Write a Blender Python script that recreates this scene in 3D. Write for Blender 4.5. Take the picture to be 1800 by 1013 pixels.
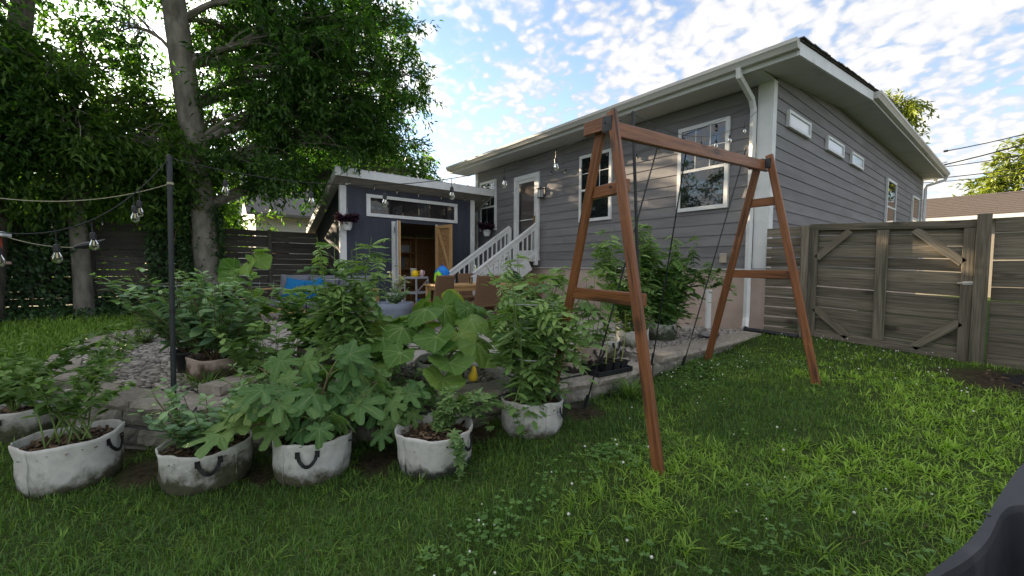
import bpy, bmesh, math, random
import numpy as np
from mathutils import Vector, Matrix
random.seed(7); rng = np.random.default_rng(11)
R = math.radians
sc = bpy.context.scene
for o in list(bpy.data.objects): bpy.data.objects.remove(o)
COL = sc.collection

# ------------------------------------------------------------------ camera, sky, sun, exposure
cam_d = bpy.data.cameras.new('camera'); cam = bpy.data.objects.new('camera', cam_d); COL.objects.link(cam)
cam_d.sensor_width = 36; cam_d.lens = 724.7/1800*36; cam_d.clip_start = .02; cam_d.clip_end = 3000
yaw, pit, roll = R(51.507), R(-2.93), R(0.39)
fw = Vector((-math.sin(yaw)*math.cos(pit), math.cos(yaw)*math.cos(pit), math.sin(pit)))
rt = Vector((math.cos(yaw), math.sin(yaw), 0)); up = rt.cross(fw)
rt, up = rt*math.cos(roll)+up*math.sin(roll), up*math.cos(roll)-rt*math.sin(roll)
M4 = Matrix((rt, up, -fw)).transposed().to_4x4(); M4.translation = (0, 0, 1.15)
cam.matrix_world = M4; sc.camera = cam

SUN_AZ = Vector((-.972, -.235)); SUN_EL = R(15)
sun_dir = Vector((SUN_AZ.x, SUN_AZ.y, 0)).normalized()*math.cos(SUN_EL)+Vector((0, 0, math.sin(SUN_EL)))
sl = bpy.data.lights.new('sun', 'SUN'); sl.energy = 3.3; sl.angle = R(.55); sl.color = (1, .80, .55)
so = bpy.data.objects.new('sun', sl); COL.objects.link(so)
so.rotation_euler = sun_dir.to_track_quat('Z', 'Y').to_euler(); so.location = sun_dir*40

w = bpy.data.worlds.new('World'); sc.world = w; w.use_nodes = True
nt = w.node_tree; nt.nodes.clear(); N = nt.nodes.new; L = nt.links.new
def wmath(op, a, b=None, clamp=False):
    n = N('ShaderNodeMath'); n.operation = op; n.use_clamp = clamp
    for i, v in enumerate((a, b)):
        if v is None: continue
        if isinstance(v, (int, float)): n.inputs[i].default_value = v
        else: L(v, n.inputs[i])
    return n.outputs[0]
sky = N('ShaderNodeTexSky'); sky.sky_type = 'NISHITA'; sky.sun_disc = False
sky.sun_elevation = SUN_EL; sky.sun_rotation = math.atan2(SUN_AZ.x, SUN_AZ.y)
sky.air_density = 1.0; sky.dust_density = .15; sky.ozone_density = 2.0
tc = N('ShaderNodeTexCoord'); sep = N('ShaderNodeSeparateXYZ'); L(tc.outputs['Generated'], sep.inputs[0])
zc = wmath('ADD', wmath('MAXIMUM', sep.outputs[2], .0), .30)
comb = N('ShaderNodeCombineXYZ'); L(wmath('DIVIDE', sep.outputs[0], zc), comb.inputs[0]); L(wmath('DIVIDE', sep.outputs[1], zc), comb.inputs[1])
def wnoise(scale, detail, rough, dist=0, off=0):
    mp = N('ShaderNodeMapping'); mp.inputs['Location'].default_value = (off, off*.7, off*.3); L(comb.outputs[0], mp.inputs[0])
    n = N('ShaderNodeTexNoise'); n.noise_dimensions = '2D'; n.inputs['Scale'].default_value = scale; n.inputs['Detail'].default_value = detail
    n.inputs['Roughness'].default_value = rough; n.inputs['Distortion'].default_value = dist; L(mp.outputs[0], n.inputs['Vector']); return n.outputs['Fac']
big = wnoise(.9, 3, .5, .0, 3.1)
mid = wnoise(4.2, 4, .5, .3, 5.9)
puff = wnoise(17.0, 7, .58, .15, 8.3)
vm = N('ShaderNodeVectorMath'); vm.operation = 'ADD'; L(comb.outputs[0], vm.inputs[0])
wv = N('ShaderNodeTexNoise'); wv.noise_dimensions = '2D'; wv.inputs['Scale'].default_value = 10; wv.inputs['Detail'].default_value = 4; L(comb.outputs[0], wv.inputs['Vector'])
vs = N('ShaderNodeVectorMath'); vs.operation = 'SCALE'; vs.inputs['Scale'].default_value = .07; L(wv.outputs['Color'], vs.inputs[0]); L(vs.outputs[0], vm.inputs[1])
def wvor(scale, sm):
    v = N('ShaderNodeTexVoronoi'); v.voronoi_dimensions = '2D'; v.feature = 'SMOOTH_F1'; v.inputs['Scale'].default_value = scale; v.inputs['Smoothness'].default_value = sm; L(vm.outputs[0], v.inputs['Vector']); return wmath('SUBTRACT', .55, v.outputs['Distance'])
cell = wvor(20.0, .4); cell2 = wvor(38.0, .4)
# altocumulus field: broad cover, mid patches, rounded cells with ragged edges
dens = wmath('ADD', wmath('ADD', wmath('MULTIPLY', wmath('SUBTRACT', big, .5), 1.5), wmath('MULTIPLY', wmath('SUBTRACT', mid, .5), 1.1)), wmath('ADD', wmath('ADD', wmath('MULTIPLY', cell, .75), wmath('MULTIPLY', cell2, .38)), wmath('MULTIPLY', wmath('SUBTRACT', puff, .5), .95)))
mr = N('ShaderNodeMapRange'); mr.interpolation_type = 'SMOOTHSTEP'; L(dens, mr.inputs[0])
mr.inputs[1].default_value = -.30; mr.inputs[2].default_value = .24
mask = wmath('MULTIPLY', mr.outputs[0], .95)
shade = N('ShaderNodeMapRange'); L(dens, shade.inputs[0]); shade.inputs[1].default_value = -.05; shade.inputs[2].default_value = .62
cr = N('ShaderNodeMix'); cr.data_type = 'RGBA'; L(shade.outputs[0], cr.inputs[0])
cr.inputs[6].default_value = (1.18, 1.26, 1.45, 1); cr.inputs[7].default_value = (2.05, 1.97, 1.84, 1)
dt = N('ShaderNodeVectorMath'); dt.operation = 'DOT_PRODUCT'; L(tc.outputs['Generated'], dt.inputs[0]); dt.inputs[1].default_value = sun_dir
glow = wmath('ADD', 1.0, wmath('MULTIPLY', wmath('POWER', wmath('MAXIMUM', dt.outputs['Value'], 0.0), 9.0), 4.0))  # clouds scatter more light towards the sun
cs_ = N('ShaderNodeVectorMath'); cs_.operation = 'SCALE'; L(cr.outputs[2], cs_.inputs[0]); L(glow, cs_.inputs['Scale'])
skm = N('ShaderNodeMix'); skm.data_type = 'RGBA'; skm.blend_type = 'MULTIPLY'; skm.inputs[0].default_value = 1
L(sky.outputs[0], skm.inputs[6]); skm.inputs[7].default_value = (.70, .61, .58, 1)
mx = N('ShaderNodeMix'); mx.data_type = 'RGBA'; L(mask, mx.inputs[0]); L(skm.outputs[2], mx.inputs[6]); L(cs_.outputs[0], mx.inputs[7])
bg = N('ShaderNodeBackground'); bg.inputs[1].default_value = .10; L(mx.outputs[2], bg.inputs[0])
w.cycles.sampling_method = 'MANUAL'; w.cycles.sample_map_resolution = 512
wo = N('ShaderNodeOutputWorld'); L(bg.outputs[0], wo.inputs[0])
sc.view_settings.view_transform = 'Standard'; sc.view_settings.look = 'None'; sc.view_settings.gamma = 1
sc.view_settings.exposure = 2.60
sc.render.engine = 'CYCLES'; sc.cycles.use_denoising = True; sc.cycles.max_bounces = 8; sc.cycles.sample_clamp_indirect = 6
sc.cycles.diffuse_bounces = 4; sc.cycles.transmission_bounces = 6

# ------------------------------------------------------------------ materials
def nodes(name):
    m = bpy.data.materials.new(name); m.use_nodes = True
    t = m.node_tree; b = t.nodes['Principled BSDF']
    return m, t, b
def ramp(t, fac, stops):
    r = t.nodes.new('ShaderNodeValToRGB'); e = r.color_ramp.elements
    while len(e) < len(stops): e.new(.5)
    for x, (p, c) in zip(e, stops): x.position = p; x.color = (*c, 1)
    t.links.new(fac, r.inputs[0]); return r.outputs[0]
def noise(t, vec, scale, detail=5, rough=.55, dist=0):
    n = t.nodes.new('ShaderNodeTexNoise'); n.inputs['Scale'].default_value = scale; n.inputs['Detail'].default_value = detail
    n.inputs['Roughness'].default_value = rough; n.inputs['Distortion'].default_value = dist
    t.links.new(vec, n.inputs['Vector']); return n.outputs['Fac']
def mixc(t, fac, a, b, mode='MIX'):
    n = t.nodes.new('ShaderNodeMix'); n.data_type = 'RGBA'; n.blend_type = mode
    for s, v in ((0, fac), (6, a), (7, b)):
        if isinstance(v, (int, float)): n.inputs[s].default_value = v
        elif isinstance(v, tuple): n.inputs[s].default_value = (*v, 1)
        else: t.links.new(v, n.inputs[s])
    return n.outputs[2]
def tmath(t, op, a, b=0.0, clamp=False):
    n = t.nodes.new('ShaderNodeMath'); n.operation = op; n.use_clamp = clamp
    for i, v in enumerate((a, b)):
        if isinstance(v, (int, float)): n.inputs[i].default_value = v
        else: t.links.new(v, n.inputs[i])
    return n.outputs[0]
def coords(t, stretch=(1, 1, 1), rand=True):
    c = t.nodes.new('ShaderNodeTexCoord'); mp = t.nodes.new('ShaderNodeMapping'); mp.inputs['Scale'].default_value = stretch
    t.links.new(c.outputs['Object'], mp.inputs[0])
    if rand:
        oi = t.nodes.new('ShaderNodeObjectInfo')
        cb = t.nodes.new('ShaderNodeCombineXYZ')
        for i, k in enumerate((37.0, 91.0, 53.0)): t.links.new(tmath(t, 'MULTIPLY', oi.outputs['Random'], k), cb.inputs[i])
        t.links.new(cb.outputs[0], mp.inputs['Location'])
    return mp.outputs[0]
def mk(name, c1, c2=None, scale=6, stretch=(1, 1, 1), rough=.7, bump=.1, bscale=None, spec=.3, vary=.0, dirt=None, metal=0, lo=.35, hi=.65, detail=6, knots=0):
    m, t, b = nodes(name); v = coords(t, stretch)
    f = noise(t, v, scale, detail)
    col = ramp(t, f, [(lo, c1), (hi, c2 or c1)])
    if dirt:  # (colour, scale, threshold, amount)
        d = noise(t, v, dirt[1], 4, .6)
        mrn = t.nodes.new('ShaderNodeMapRange'); t.links.new(d, mrn.inputs[0]); mrn.inputs[1].default_value = dirt[2]; mrn.inputs[2].default_value = dirt[2]+.12
        col = mixc(t, tmath(t, 'MULTIPLY', mrn.outputs[0], dirt[3]), col, dirt[0])
    if knots:
        vk = t.nodes.new('ShaderNodeTexVoronoi'); vk.inputs['Scale'].default_value = knots; vc = coords(t, (.55, 1, 1)); t.links.new(vc, vk.inputs['Vector'])
        kr = ramp(t, vk.outputs['Distance'], [(.10, (1, 1, 1)), (.19, (0, 0, 0))]); col = mixc(t, tmath(t, 'MULTIPLY', kr, .75), col, tuple(x*.28 for x in c1))
    if vary:
        oi = t.nodes.new('ShaderNodeObjectInfo'); h = t.nodes.new('ShaderNodeHueSaturation')
        t.links.new(tmath(t, 'ADD', tmath(t, 'MULTIPLY', oi.outputs['Random'], vary*2), 1-vary), h.inputs['Value']); t.links.new(col, h.inputs['Color']); col = h.outputs[0]
    t.links.new(col, b.inputs['Base Color']); b.inputs['Roughness'].default_value = rough; b.inputs['Metallic'].default_value = metal
    b.inputs['Specular IOR Level'].default_value = spec
    if bump:
        bp = t.nodes.new('ShaderNodeBump'); bp.inputs['Strength'].default_value = bump; bp.inputs['Distance'].default_value = .02
        t.links.new(noise(t, v, bscale or scale*2, 6, .6), bp.inputs['Height']); t.links.new(bp.outputs[0], b.inputs['Normal'])
    return m
def leafmat(name, c1, c2, trans=.35, rough=.5, vein=None, spec=.25, tcol=None, obj=False):
    """leaf: face or object tint between two greens, light passes through"""
    m, t, b = nodes(name)
    if obj:
        oi = t.nodes.new('ShaderNodeObjectInfo'); f = oi.outputs['Random']
    else:
        at = t.nodes.new('ShaderNodeAttribute'); at.attribute_name = 'tint'; f = at.outputs['Fac']
    col = ramp(t, f, [(0, c1), (.84, c2), (.9, c2), (1, (c2[0]*1.5, c2[1]*1.12, c2[2]))]) if obj else ramp(t, f, [(0, c1), (1, c2)])
    if vein:
        av = t.nodes.new('ShaderNodeAttribute'); av.attribute_name = 'vein'
        v = coords(t); nz = noise(t, v, 40, 3)
        col = mixc(t, tmath(t, 'MULTIPLY', nz, .35), col, tuple(x*.6 for x in c1))
        col = mixc(t, tmath(t, 'POWER', av.outputs['Fac'], 2.2), col, vein)
        bp = t.nodes.new('ShaderNodeBump'); bp.inputs['Strength'].default_value = .5; bp.inputs['Distance'].default_value = .03; t.links.new(noise(t, v, 9, 4), bp.inputs['Height']); t.links.new(bp.outputs[0], b.inputs['Normal'])
    t.links.new(col, b.inputs['Base Color']); b.inputs['Roughness'].default_value = rough; b.inputs['Specular IOR Level'].default_value = spec
    tr = t.nodes.new('ShaderNodeBsdfTranslucent'); t.links.new(mixc(t, 1.0, col, tcol or (1.5, 1.7, .6), 'MULTIPLY'), tr.inputs[0])
    ms = t.nodes.new('ShaderNodeMixShader'); ms.inputs[0].default_value = trans
    t.links.new(b.outputs[0], ms.inputs[1]); t.links.new(tr.outputs[0], ms.inputs[2]); t.links.new(ms.outputs[0], t.nodes['Material Output'].inputs[0])
    return m
def glassmat(name, base=(.012, .014, .017), rough=.02, ior=1.9):
    m, t, b = nodes(name); b.inputs['Base Color'].default_value = (*base, 1); b.inputs['Roughness'].default_value = rough; b.inputs['IOR'].default_value = ior
    v = coords(t); bp = t.nodes.new('ShaderNodeBump'); bp.inputs['Strength'].default_value = .02; bp.inputs['Distance'].default_value = .05
    t.links.new(noise(t, v, 1.5, 1), bp.inputs['Height']); t.links.new(bp.outputs[0], b.inputs['Normal']); return m
def clearglass(name, tint=(.95, .93, .85)):
    m, t, b = nodes(name); b.inputs['Base Color'].default_value = (*tint, 1); b.inputs['Roughness'].default_value = .03; b.inputs['Transmission Weight'].default_value = 1; b.inputs['IOR'].default_value = 1.3
    return m

SIDING = mk('siding_paint', (.195, .188, .196), (.230, .222, .230), 3, (.4, 3, 3), .75, .14, 30, vary=.07, dirt=((.155, .148, .152), 1.1, .52, .6))
WHITE = mk('white_paint', (.66, .67, .68), (.76, .76, .76), 4, (1, 1, 1), .5, .04, dirt=((.42, .41, .38), 2.5, .6, .5))
OFFWHITE = mk('soffit_vinyl', (.50, .50, .49), (.56, .56, .54), 2, (1, 1, 1), .6, .04, dirt=((.36, .35, .32), 1.5, .58, .5))
GUTTER = mk('gutter_metal', (.50, .49, .46), (.60, .59, .56), 2, (.3, 1, 1), .4, .02, dirt=((.30, .28, .24), 1.5, .55, .6))
SHINGLE = mk('shingle', (.035, .030, .027), (.085, .075, .066), 25, (1, 1, 1), .9, .5)
STUCCO = mk('stucco', (.46, .355, .30), (.55, .44, .385), 2.5, (1, 1, 1), .9, .25, 60, dirt=((.34, .27, .22), 1.2, .56, .7))
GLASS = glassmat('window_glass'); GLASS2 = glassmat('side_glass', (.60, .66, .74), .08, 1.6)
DOORGLASS = glassmat('door_glass', (.10, .085, .08), .04, 1.5)
NAVY = mk('navy_panel', (.042, .047, .068), (.058, .064, .088), 2, (3, 3, .5), .65, .08, 25, dirt=((.06, .065, .085), 1.2, .6, .5))
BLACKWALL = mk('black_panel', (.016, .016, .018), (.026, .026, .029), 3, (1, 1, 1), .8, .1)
OSB = mk('chipboard', (.24, .125, .05), (.40, .235, .11), 22, (1, 1, 1), .75, .2, detail=3)
PINE = mk('pine_wood', (.42, .245, .10), (.56, .36, .17), 6, (.6, 9, 9), .6, .1)
CEDAR = mk('stained_cedar', (.140, .050, .020), (.290, .112, .042), 4, (.6, 11, 11), .42, .3, 9, spec=.4, vary=.25, dirt=((.045, .022, .013), 2.2, .54, .85), lo=.3, hi=.7, knots=4.5)
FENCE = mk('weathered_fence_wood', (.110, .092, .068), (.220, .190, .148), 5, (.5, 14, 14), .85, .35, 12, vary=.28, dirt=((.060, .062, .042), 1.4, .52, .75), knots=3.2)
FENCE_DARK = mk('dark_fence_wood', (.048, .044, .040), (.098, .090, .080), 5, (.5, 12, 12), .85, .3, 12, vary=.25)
CAP = mk('capstone', (.28, .245, .205), (.40, .355, .30), 18, (1, 1, 1), .9, .35, 60, vary=.13, dirt=((.17, .155, .125), 3, .56, .7))
BLOCK = mk('split_block', (.20, .185, .16), (.34, .31, .265), 9, (1, 1, 1), .95, .6, 40, vary=.2, dirt=((.12, .125, .09), 3, .52, .7))
CONCRETE = mk('concrete', (.34, .31, .275), (.43, .40, .355), 2.2, (1, 1, 1), .9, .15, 60, dirt=((.24, .215, .18), .8, .55, .6))
SOIL = mk('potting_soil', (.022, .015, .010), (.085, .058, .036), 30, (1, 1, 1), .95, 1.0, 60)
MULCH = mk('wood_chip', (.12, .075, .045), (.30, .215, .145), 60, (1, 1, 1), .9, .6, vary=.3)
DARKSOIL = mk('dark_compost', (.010, .009, .009), (.028, .025, .024), 30, (1, 1, 1), .95, 1.0, 50)
BLACKPL = mk('black_plastic', (.012, .012, .014), (.020, .020, .023), 8, (1, 1, 1), .45, .03, spec=.4)
TUBPL = mk('dark_tub_plastic', (.022, .023, .027), (.032, .033, .038), 14, (1, 1, 1), .55, .04, 120, spec=.4, dirt=((.075, .075, .08), 6, .6, .4))
BLACKMETAL = mk('black_metal', (.014, .016, .020), (.024, .026, .031), 10, (1, 1, 1), .45, .03, spec=.5)
WIRE = mk('galvanised_wire', (.35, .36, .36), (.48, .48, .47), 20, (1, 1, 1), .4, .0, metal=.6)
STAKE = mk('green_stake', (.015, .06, .035), (.025, .085, .05), 10, (1, 1, 1), .5, .05)
BULBG = clearglass('bulb_glass'); FIL = mk('filament_stem', (.6, .5, .3), (.75, .65, .42), 10, (1, 1, 1), .5, 0)
GREYFAB = mk('grey_cushion', (.13, .135, .165), (.175, .18, .21), 60, (1, 1, 1), .95, .2, 200)
BLUEFAB = mk('blue_pillow', (.005, .115, .30), (.010, .165, .39), 60, (1, 1, 1), .9, .15, 150)
WICKER = mk('wicker', (.155, .088, .048), (.25, .15, .088), 40, (1, 1, 3), .8, .6, 90)
BLUEPOT = mk('blue_grey_pot', (.20, .235, .30), (.25, .29, .36), 3, (1, 1, 1), .5, .05)
PEBBLE = leafmat('pebble', (.17, .15, .135), (.52, .47, .42), 0, .75, spec=.2)
BARK = mk('bark', (.040, .034, .026), (.115, .100, .080), 6, (2.2, 2.2, .5), .95, .9, 12)
BARK_PALE = mk('pale_bark', (.115, .105, .085), (.22, .203, .17), 5, (1.5, 1.5, .6), .92, .5, 12, dirt=((.07, .062, .05), 3, .58, .7))
STEM = mk('green_stem', (.11, .17, .04), (.16, .23, .065), 10, (1, 1, 1), .6, .05)
STEMDK = mk('woody_stem', (.10, .075, .04), (.17, .13, .07), 14, (1, 1, 1), .8, .2)
ROPE = mk('pale_rope', (.36, .33, .22), (.45, .42, .3), 60, (1, 1, 1), .9, .2)

def bagmat(name, stain, lo, hi, fab=(.58, .565, .525)):
    """felt bag; algae and damp creep up from the ground with an uneven edge"""
    m, t, b = nodes(name); c = t.nodes.new('ShaderNodeTexCoord'); s = t.nodes.new('ShaderNodeSeparateXYZ'); t.links.new(c.outputs['Object'], s.inputs[0])
    v = coords(t); n1 = noise(t, v, 7, 6, .65); n2 = noise(t, v, 22, 4); n3 = noise(t, v, 3, 3)
    base = ramp(t, n2, [(.3, tuple(x*.88 for x in fab)), (.7, tuple(min(1, x*1.12) for x in fab))])
    base = mixc(t, tmath(t, 'MULTIPLY', ramp(t, n3, [(.5, (0, 0, 0)), (.7, (1, 1, 1))]), .45), base, tuple(x*.72 for x in (fab[0], fab[1]*.95, fab[2]*.85)))
    h = tmath(t, 'ADD', s.outputs[2], tmath(t, 'MULTIPLY', tmath(t, 'SUBTRACT', n1, .5), -.40))
    mr_ = t.nodes.new('ShaderNodeMapRange'); t.links.new(h, mr_.inputs[0]); mr_.inputs[1].default_value = hi; mr_.inputs[2].default_value = lo
    st = ramp(t, n2, [(.35, tuple(x*.55 for x in stain)), (.65, stain)])
    col = mixc(t, tmath(t, 'MULTIPLY', mr_.outputs[0], .92), base, st)
    t.links.new(col, b.inputs['Base Color']); b.inputs['Roughness'].default_value = .95; b.inputs['Specular IOR Level'].default_value = .1
    bp = t.nodes.new('ShaderNodeBump'); bp.inputs['Strength'].default_value = .35; bp.inputs['Distance'].default_value = .01
    t.links.new(noise(t, v, 35, 6, .6), bp.inputs['Height']); t.links.new(bp.outputs[0], b.inputs['Normal']); return m
BAG_GREEN = bagmat('felt_green_stain', (.060, .062, .018), .13, .24)
BAG_GREY = bagmat('felt_grey_stain', (.085, .080, .034), .06, .16)
BAG_DARK = bagmat('felt_dark_stain', (.020, .028, .014), .07, .15)
BAG_TAN = bagmat('felt_tan', (.075, .06, .028), .10, .20, (.42, .33, .28))
BAG_MOSS = bagmat('felt_moss', (.030, .048, .016), .12, .22, (.50, .49, .44))
BAG_WET = bagmat('felt_wet_base', (.012, .012, .012), .085, .115, (.46, .37, .32))
BAG_HALF = bagmat('felt_green_patch', (.060, .075, .028), .03, .16, (.52, .51, .47))

# ------------------------------------------------------------------ mesh helpers
def link(name, me, mat, parent=None):
    o = bpy.data.objects.new(name, me); COL.objects.link(o)
    if mat is not None and me is not None and not me.materials: me.materials.append(mat)
    if parent is not None: o.parent = parent
    return o
def tag(o, label=None, cat=None, group=None, kind=None):
    for k, v in (('label', label), ('category', cat), ('group', group), ('kind', kind)):
        if v: o[k] = v
    return o
def thing(name, label, cat, loc=(0, 0, 0), rotz=0, group=None):
    o = bpy.data.objects.new(name, None); COL.objects.link(o); o.location = loc; o.rotation_euler = (0, 0, rotz); o.empty_display_size = .1
    return tag(o, label, cat, group)
def np_mesh(name, V, F, tint=None, vein=None, smooth=False):
    """V (n,3), F (m,3) triangles"""
    me = bpy.data.meshes.new(name); V = np.asarray(V, np.float32); F = np.asarray(F, np.int32)
    me.vertices.add(len(V)); me.vertices.foreach_set('co', V.ravel())
    me.loops.add(F.size); me.loops.foreach_set('vertex_index', F.ravel())
    me.polygons.add(len(F)); me.polygons.foreach_set('loop_start', np.arange(0, F.size, 3, dtype=np.int32))
    if smooth: me.polygons.foreach_set('use_smooth', np.ones(len(F), bool))
    for nm, a in (('tint', tint), ('vein', vein)):
        if a is not None:
            at = me.attributes.new(nm, 'FLOAT', 'POINT'); at.data.foreach_set('value', np.asarray(a, np.float32))
    me.update(calc_edges=True); me.validate(); return me
class MB:
    def __init__(s): s.v = []; s.f = []
    def add(s, V, F):
        o = len(s.v); s.v += [tuple(x) for x in V]; s.f += [tuple(i+o for i in f) for f in F]; return s
    def box(s, p0, p1):
        x0, y0, z0 = p0; x1, y1, z1 = p1
        return s.add([(x0, y0, z0), (x1, y0, z0), (x1, y1, z0), (x0, y1, z0), (x0, y0, z1), (x1, y0, z1), (x1, y1, z1), (x0, y1, z1)],
                     [(0, 3, 2, 1), (4, 5, 6, 7), (0, 1, 5, 4), (1, 2, 6, 5), (2, 3, 7, 6), (3, 0, 4, 7)])
    def tube(s, pts, rad, n=6, cap=True):
        pts = [Vector(p) for p in pts]; m = len(pts); rad = rad if isinstance(rad, (list, tuple)) else [rad]*m
        base = len(s.v); a = None
        for i, p in enumerate(pts):
            d = (pts[min(i+1, m-1)]-pts[max(i-1, 0)]).normalized()
            if a is None: a = d.orthogonal().normalized()
            else: a = (a-d*a.dot(d)).normalized() if (a-d*a.dot(d)).length > 1e-5 else d.orthogonal().normalized()
            b = d.cross(a)
            for k in range(n):
                t = 2*math.pi*k/n; s.v.append(tuple(p+(a*math.cos(t)+b*math.sin(t))*rad[i]))
        for i in range(m-1):
            for k in range(n):
                q = base+i*n; s.f.append((q+k, q+(k+1) % n, q+n+(k+1) % n, q+n+k))
        if cap:
            s.f.append(tuple(base+k for k in reversed(range(n)))); s.f.append(tuple(base+(m-1)*n+k for k in range(n)))
        return s
    def lathe(s, prof, n=20, c=(0, 0, 0), wob=0, closed=False):
        base = len(s.v); m = len(prof); ph = random.random()*6
        for r_, z in prof:
            for k in range(n):
                t = 2*math.pi*k/n; q = 1+wob*(math.sin(2*t+ph)+.6*math.sin(5*t+ph*2+z*9)+.4*math.sin(9*t+z*20))
                s.v.append((c[0]+r_*q*math.cos(t), c[1]+r_*q*math.sin(t), c[2]+z))
        for i in range(m-1):
            for k in range(n): s.f.append((base+i*n+k, base+i*n+(k+1) % n, base+(i+1)*n+(k+1) % n, base+(i+1)*n+k))
        if closed:
            s.f.append(tuple(base+k for k in reversed(range(n)))); s.f.append(tuple(base+(m-1)*n+k for k in range(n)))
        return s
    def mesh(s, name='m', smooth=False, bevel=0):
        me = bpy.data.meshes.new(name); me.from_pydata(s.v, [], s.f)
        if bevel:
            bm = bmesh.new(); bm.from_mesh(me)
            es = [e for e in bm.edges if len(e.link_faces) == 2 and e.calc_face_angle(0) > .6]
            bmesh.ops.bevel(bm, geom=es, offset=bevel, segments=1, affect='EDGES', clamp_overlap=True); bm.to_mesh(me); bm.free()
        if smooth: me.shade_smooth()
        me.update(); return me
    def build(s, name, mat, parent=None, smooth=False, bevel=0): return link(name, s.mesh(name, smooth, bevel), mat, parent)
def box(name, p0, p1, mat, parent=None, bevel=.003):
    """axis-aligned box, its origin at the middle of the box so the grain differs piece by piece"""
    c = [(a+b)/2 for a, b in zip(p0, p1)]
    o = MB().box([a-q for a, q in zip(p0, c)], [b-q for b, q in zip(p1, c)]).build(name, mat, parent, bevel=bevel); o.location = c; return o
def beam(name, a, b, w_, h, mat, parent=None, upv=(0, 0, 1), bevel=.004, ext=0):
    """board from a to b, local X along it, w_ across, h along upv"""
    a = Vector(a); b = Vector(b); d = (b-a); l = d.length+2*ext; d.normalize(); u_ = Vector(upv); u_ = (u_-d*u_.dot(d)).normalized(); s = u_.cross(d)
    o = MB().box((-l/2, -w_/2, -h/2), (l/2, w_/2, h/2)).build(name, mat, parent, bevel=bevel)
    m = Matrix((d, s, u_)).transposed().to_4x4(); m.translation = (a+b)/2; o.matrix_basis = m; return o
def rotmats(D, Nn):
    """columns: side, leaf axis, normal"""
    D = D/np.linalg.norm(D, axis=1, keepdims=True); S = np.cross(D, Nn); S /= np.linalg.norm(S, axis=1, keepdims=True)+1e-9; N2 = np.cross(S, D)
    return np.stack([S, D, N2], axis=2)
def scatter(T, P, D, Nn, s, tint=None):
    Vt, Ft = T; Rm = rotmats(D, Nn); s = np.asarray(s)
    s = s[:, None] if s.ndim == 1 else s
    if s.shape[1] == 1: s = np.repeat(s, 3, 1)
    V = np.einsum('nij,nkj->nki', Rm, Vt[None]*s[:, None, :])+P[:, None, :]
    F = Ft[None]+(np.arange(len(P))*len(Vt))[:, None, None]
    tn = np.repeat(tint if tint is not None else rng.random(len(P)), len(Vt))
    return V.reshape(-1, 3), F.reshape(-1, 3), tn
def merge(parts):
    Vs, Fs, Ts, o = [], [], [], 0
    for V, F, t in parts: Vs.append(V); Fs.append(F+o); Ts.append(t); o += len(V)
    return np.concatenate(Vs), np.concatenate(Fs), np.concatenate(Ts)
def unit(n): 
    a = rng.normal(size=(n, 3)); return a/np.linalg.norm(a, axis=1, keepdims=True)
# leaf templates: along +Y, normal +Z
T_SMALL = (np.array([(0, 0, 0), (.26, .45, .06), (0, 1, -.12), (-.26, .45, .06), (0, .45, -.02)], float), np.array([(0, 1, 4), (1, 2, 4), (4, 2, 3), (0, 4, 3)]))
T_THIN = (np.array([(0, 0, 0), (.17, .42, .05), (0, 1, -.15), (-.17, .42, .05)], float), np.array([(0, 1, 2), (0, 2, 3)]))
T_OVAL = (np.array([(0, 0, 0), (.2, .2, .04), (.29, .5, .05), (.2, .8, 0), (0, 1, -.08), (-.2, .8, 0), (-.29, .5, .05), (-.2, .2, .04), (0, .5, -.02)], float),
          np.array([(0, 1, 8), (1, 2, 8), (2, 3, 8), (3, 4, 8), (4, 5, 8), (5, 6, 8), (6, 7, 8), (7, 0, 8)]))
def leaflet(l, w_, droop=.12):
    return np.array([(0, 0, 0), (w_*.5, .28*l, .03*l), (w_*.36, .5*l, .0), (w_*.46, .62*l, -.01*l), (0, l, -droop*l), (-w_*.46, .62*l, -.01*l), (-w_*.36, .5*l, .0), (-w_*.5, .28*l, .03*l), (0, .45*l, -.05*l)], float), \
        np.array([(0, 1, 8), (1, 2, 8), (2, 3, 8), (3, 4, 8), (4, 5, 8), (5, 6, 8), (6, 7, 8), (7, 0, 8)])
def compound(pairs, ll, w_, droop=.35):
    """pinnate leaf with paired drooping leaflets (tomato)"""
    Vs, Fs, o = [], [], 0
    for i in range(pairs+1):
        y = .18+.82*i/(pairs+.15); z = -droop*y*y
        for sgn in ((-1, 1) if i < pairs else (0,)):
            l = ll*(.75+.35*math.sin(math.pi*min(1, y+.15))) * (1.15 if sgn == 0 else 1); V, F = leaflet(l, w_*l)
            a = -sgn*1.05; c, s_ = math.cos(a), math.sin(a); dr = .35
            V = np.stack([V[:, 0]*c-V[:, 1]*s_, V[:, 0]*s_+V[:, 1]*c, V[:, 2]-dr*V[:, 1]*.7], 1)+np.array([0, y*.78, z])
            Vs.append(V); Fs.append(F+o); o += len(V)
    V, F = np.array([(-.008, 0, 0), (.008, 0, 0), (.006, .8, -droop*.8), (-.006, .8, -droop*.8), (0, .4, -droop*.2)], float), np.array([(0, 1, 4), (1, 2, 4), (2, 3, 4), (3, 0, 4)])
    Vs.append(V); Fs.append(F+o)
    return np.concatenate(Vs), np.concatenate(Fs)
T_TOM = compound(4, .33, .52, .45); T_TOM2 = compound(3, .40, .50, .75)
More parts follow.
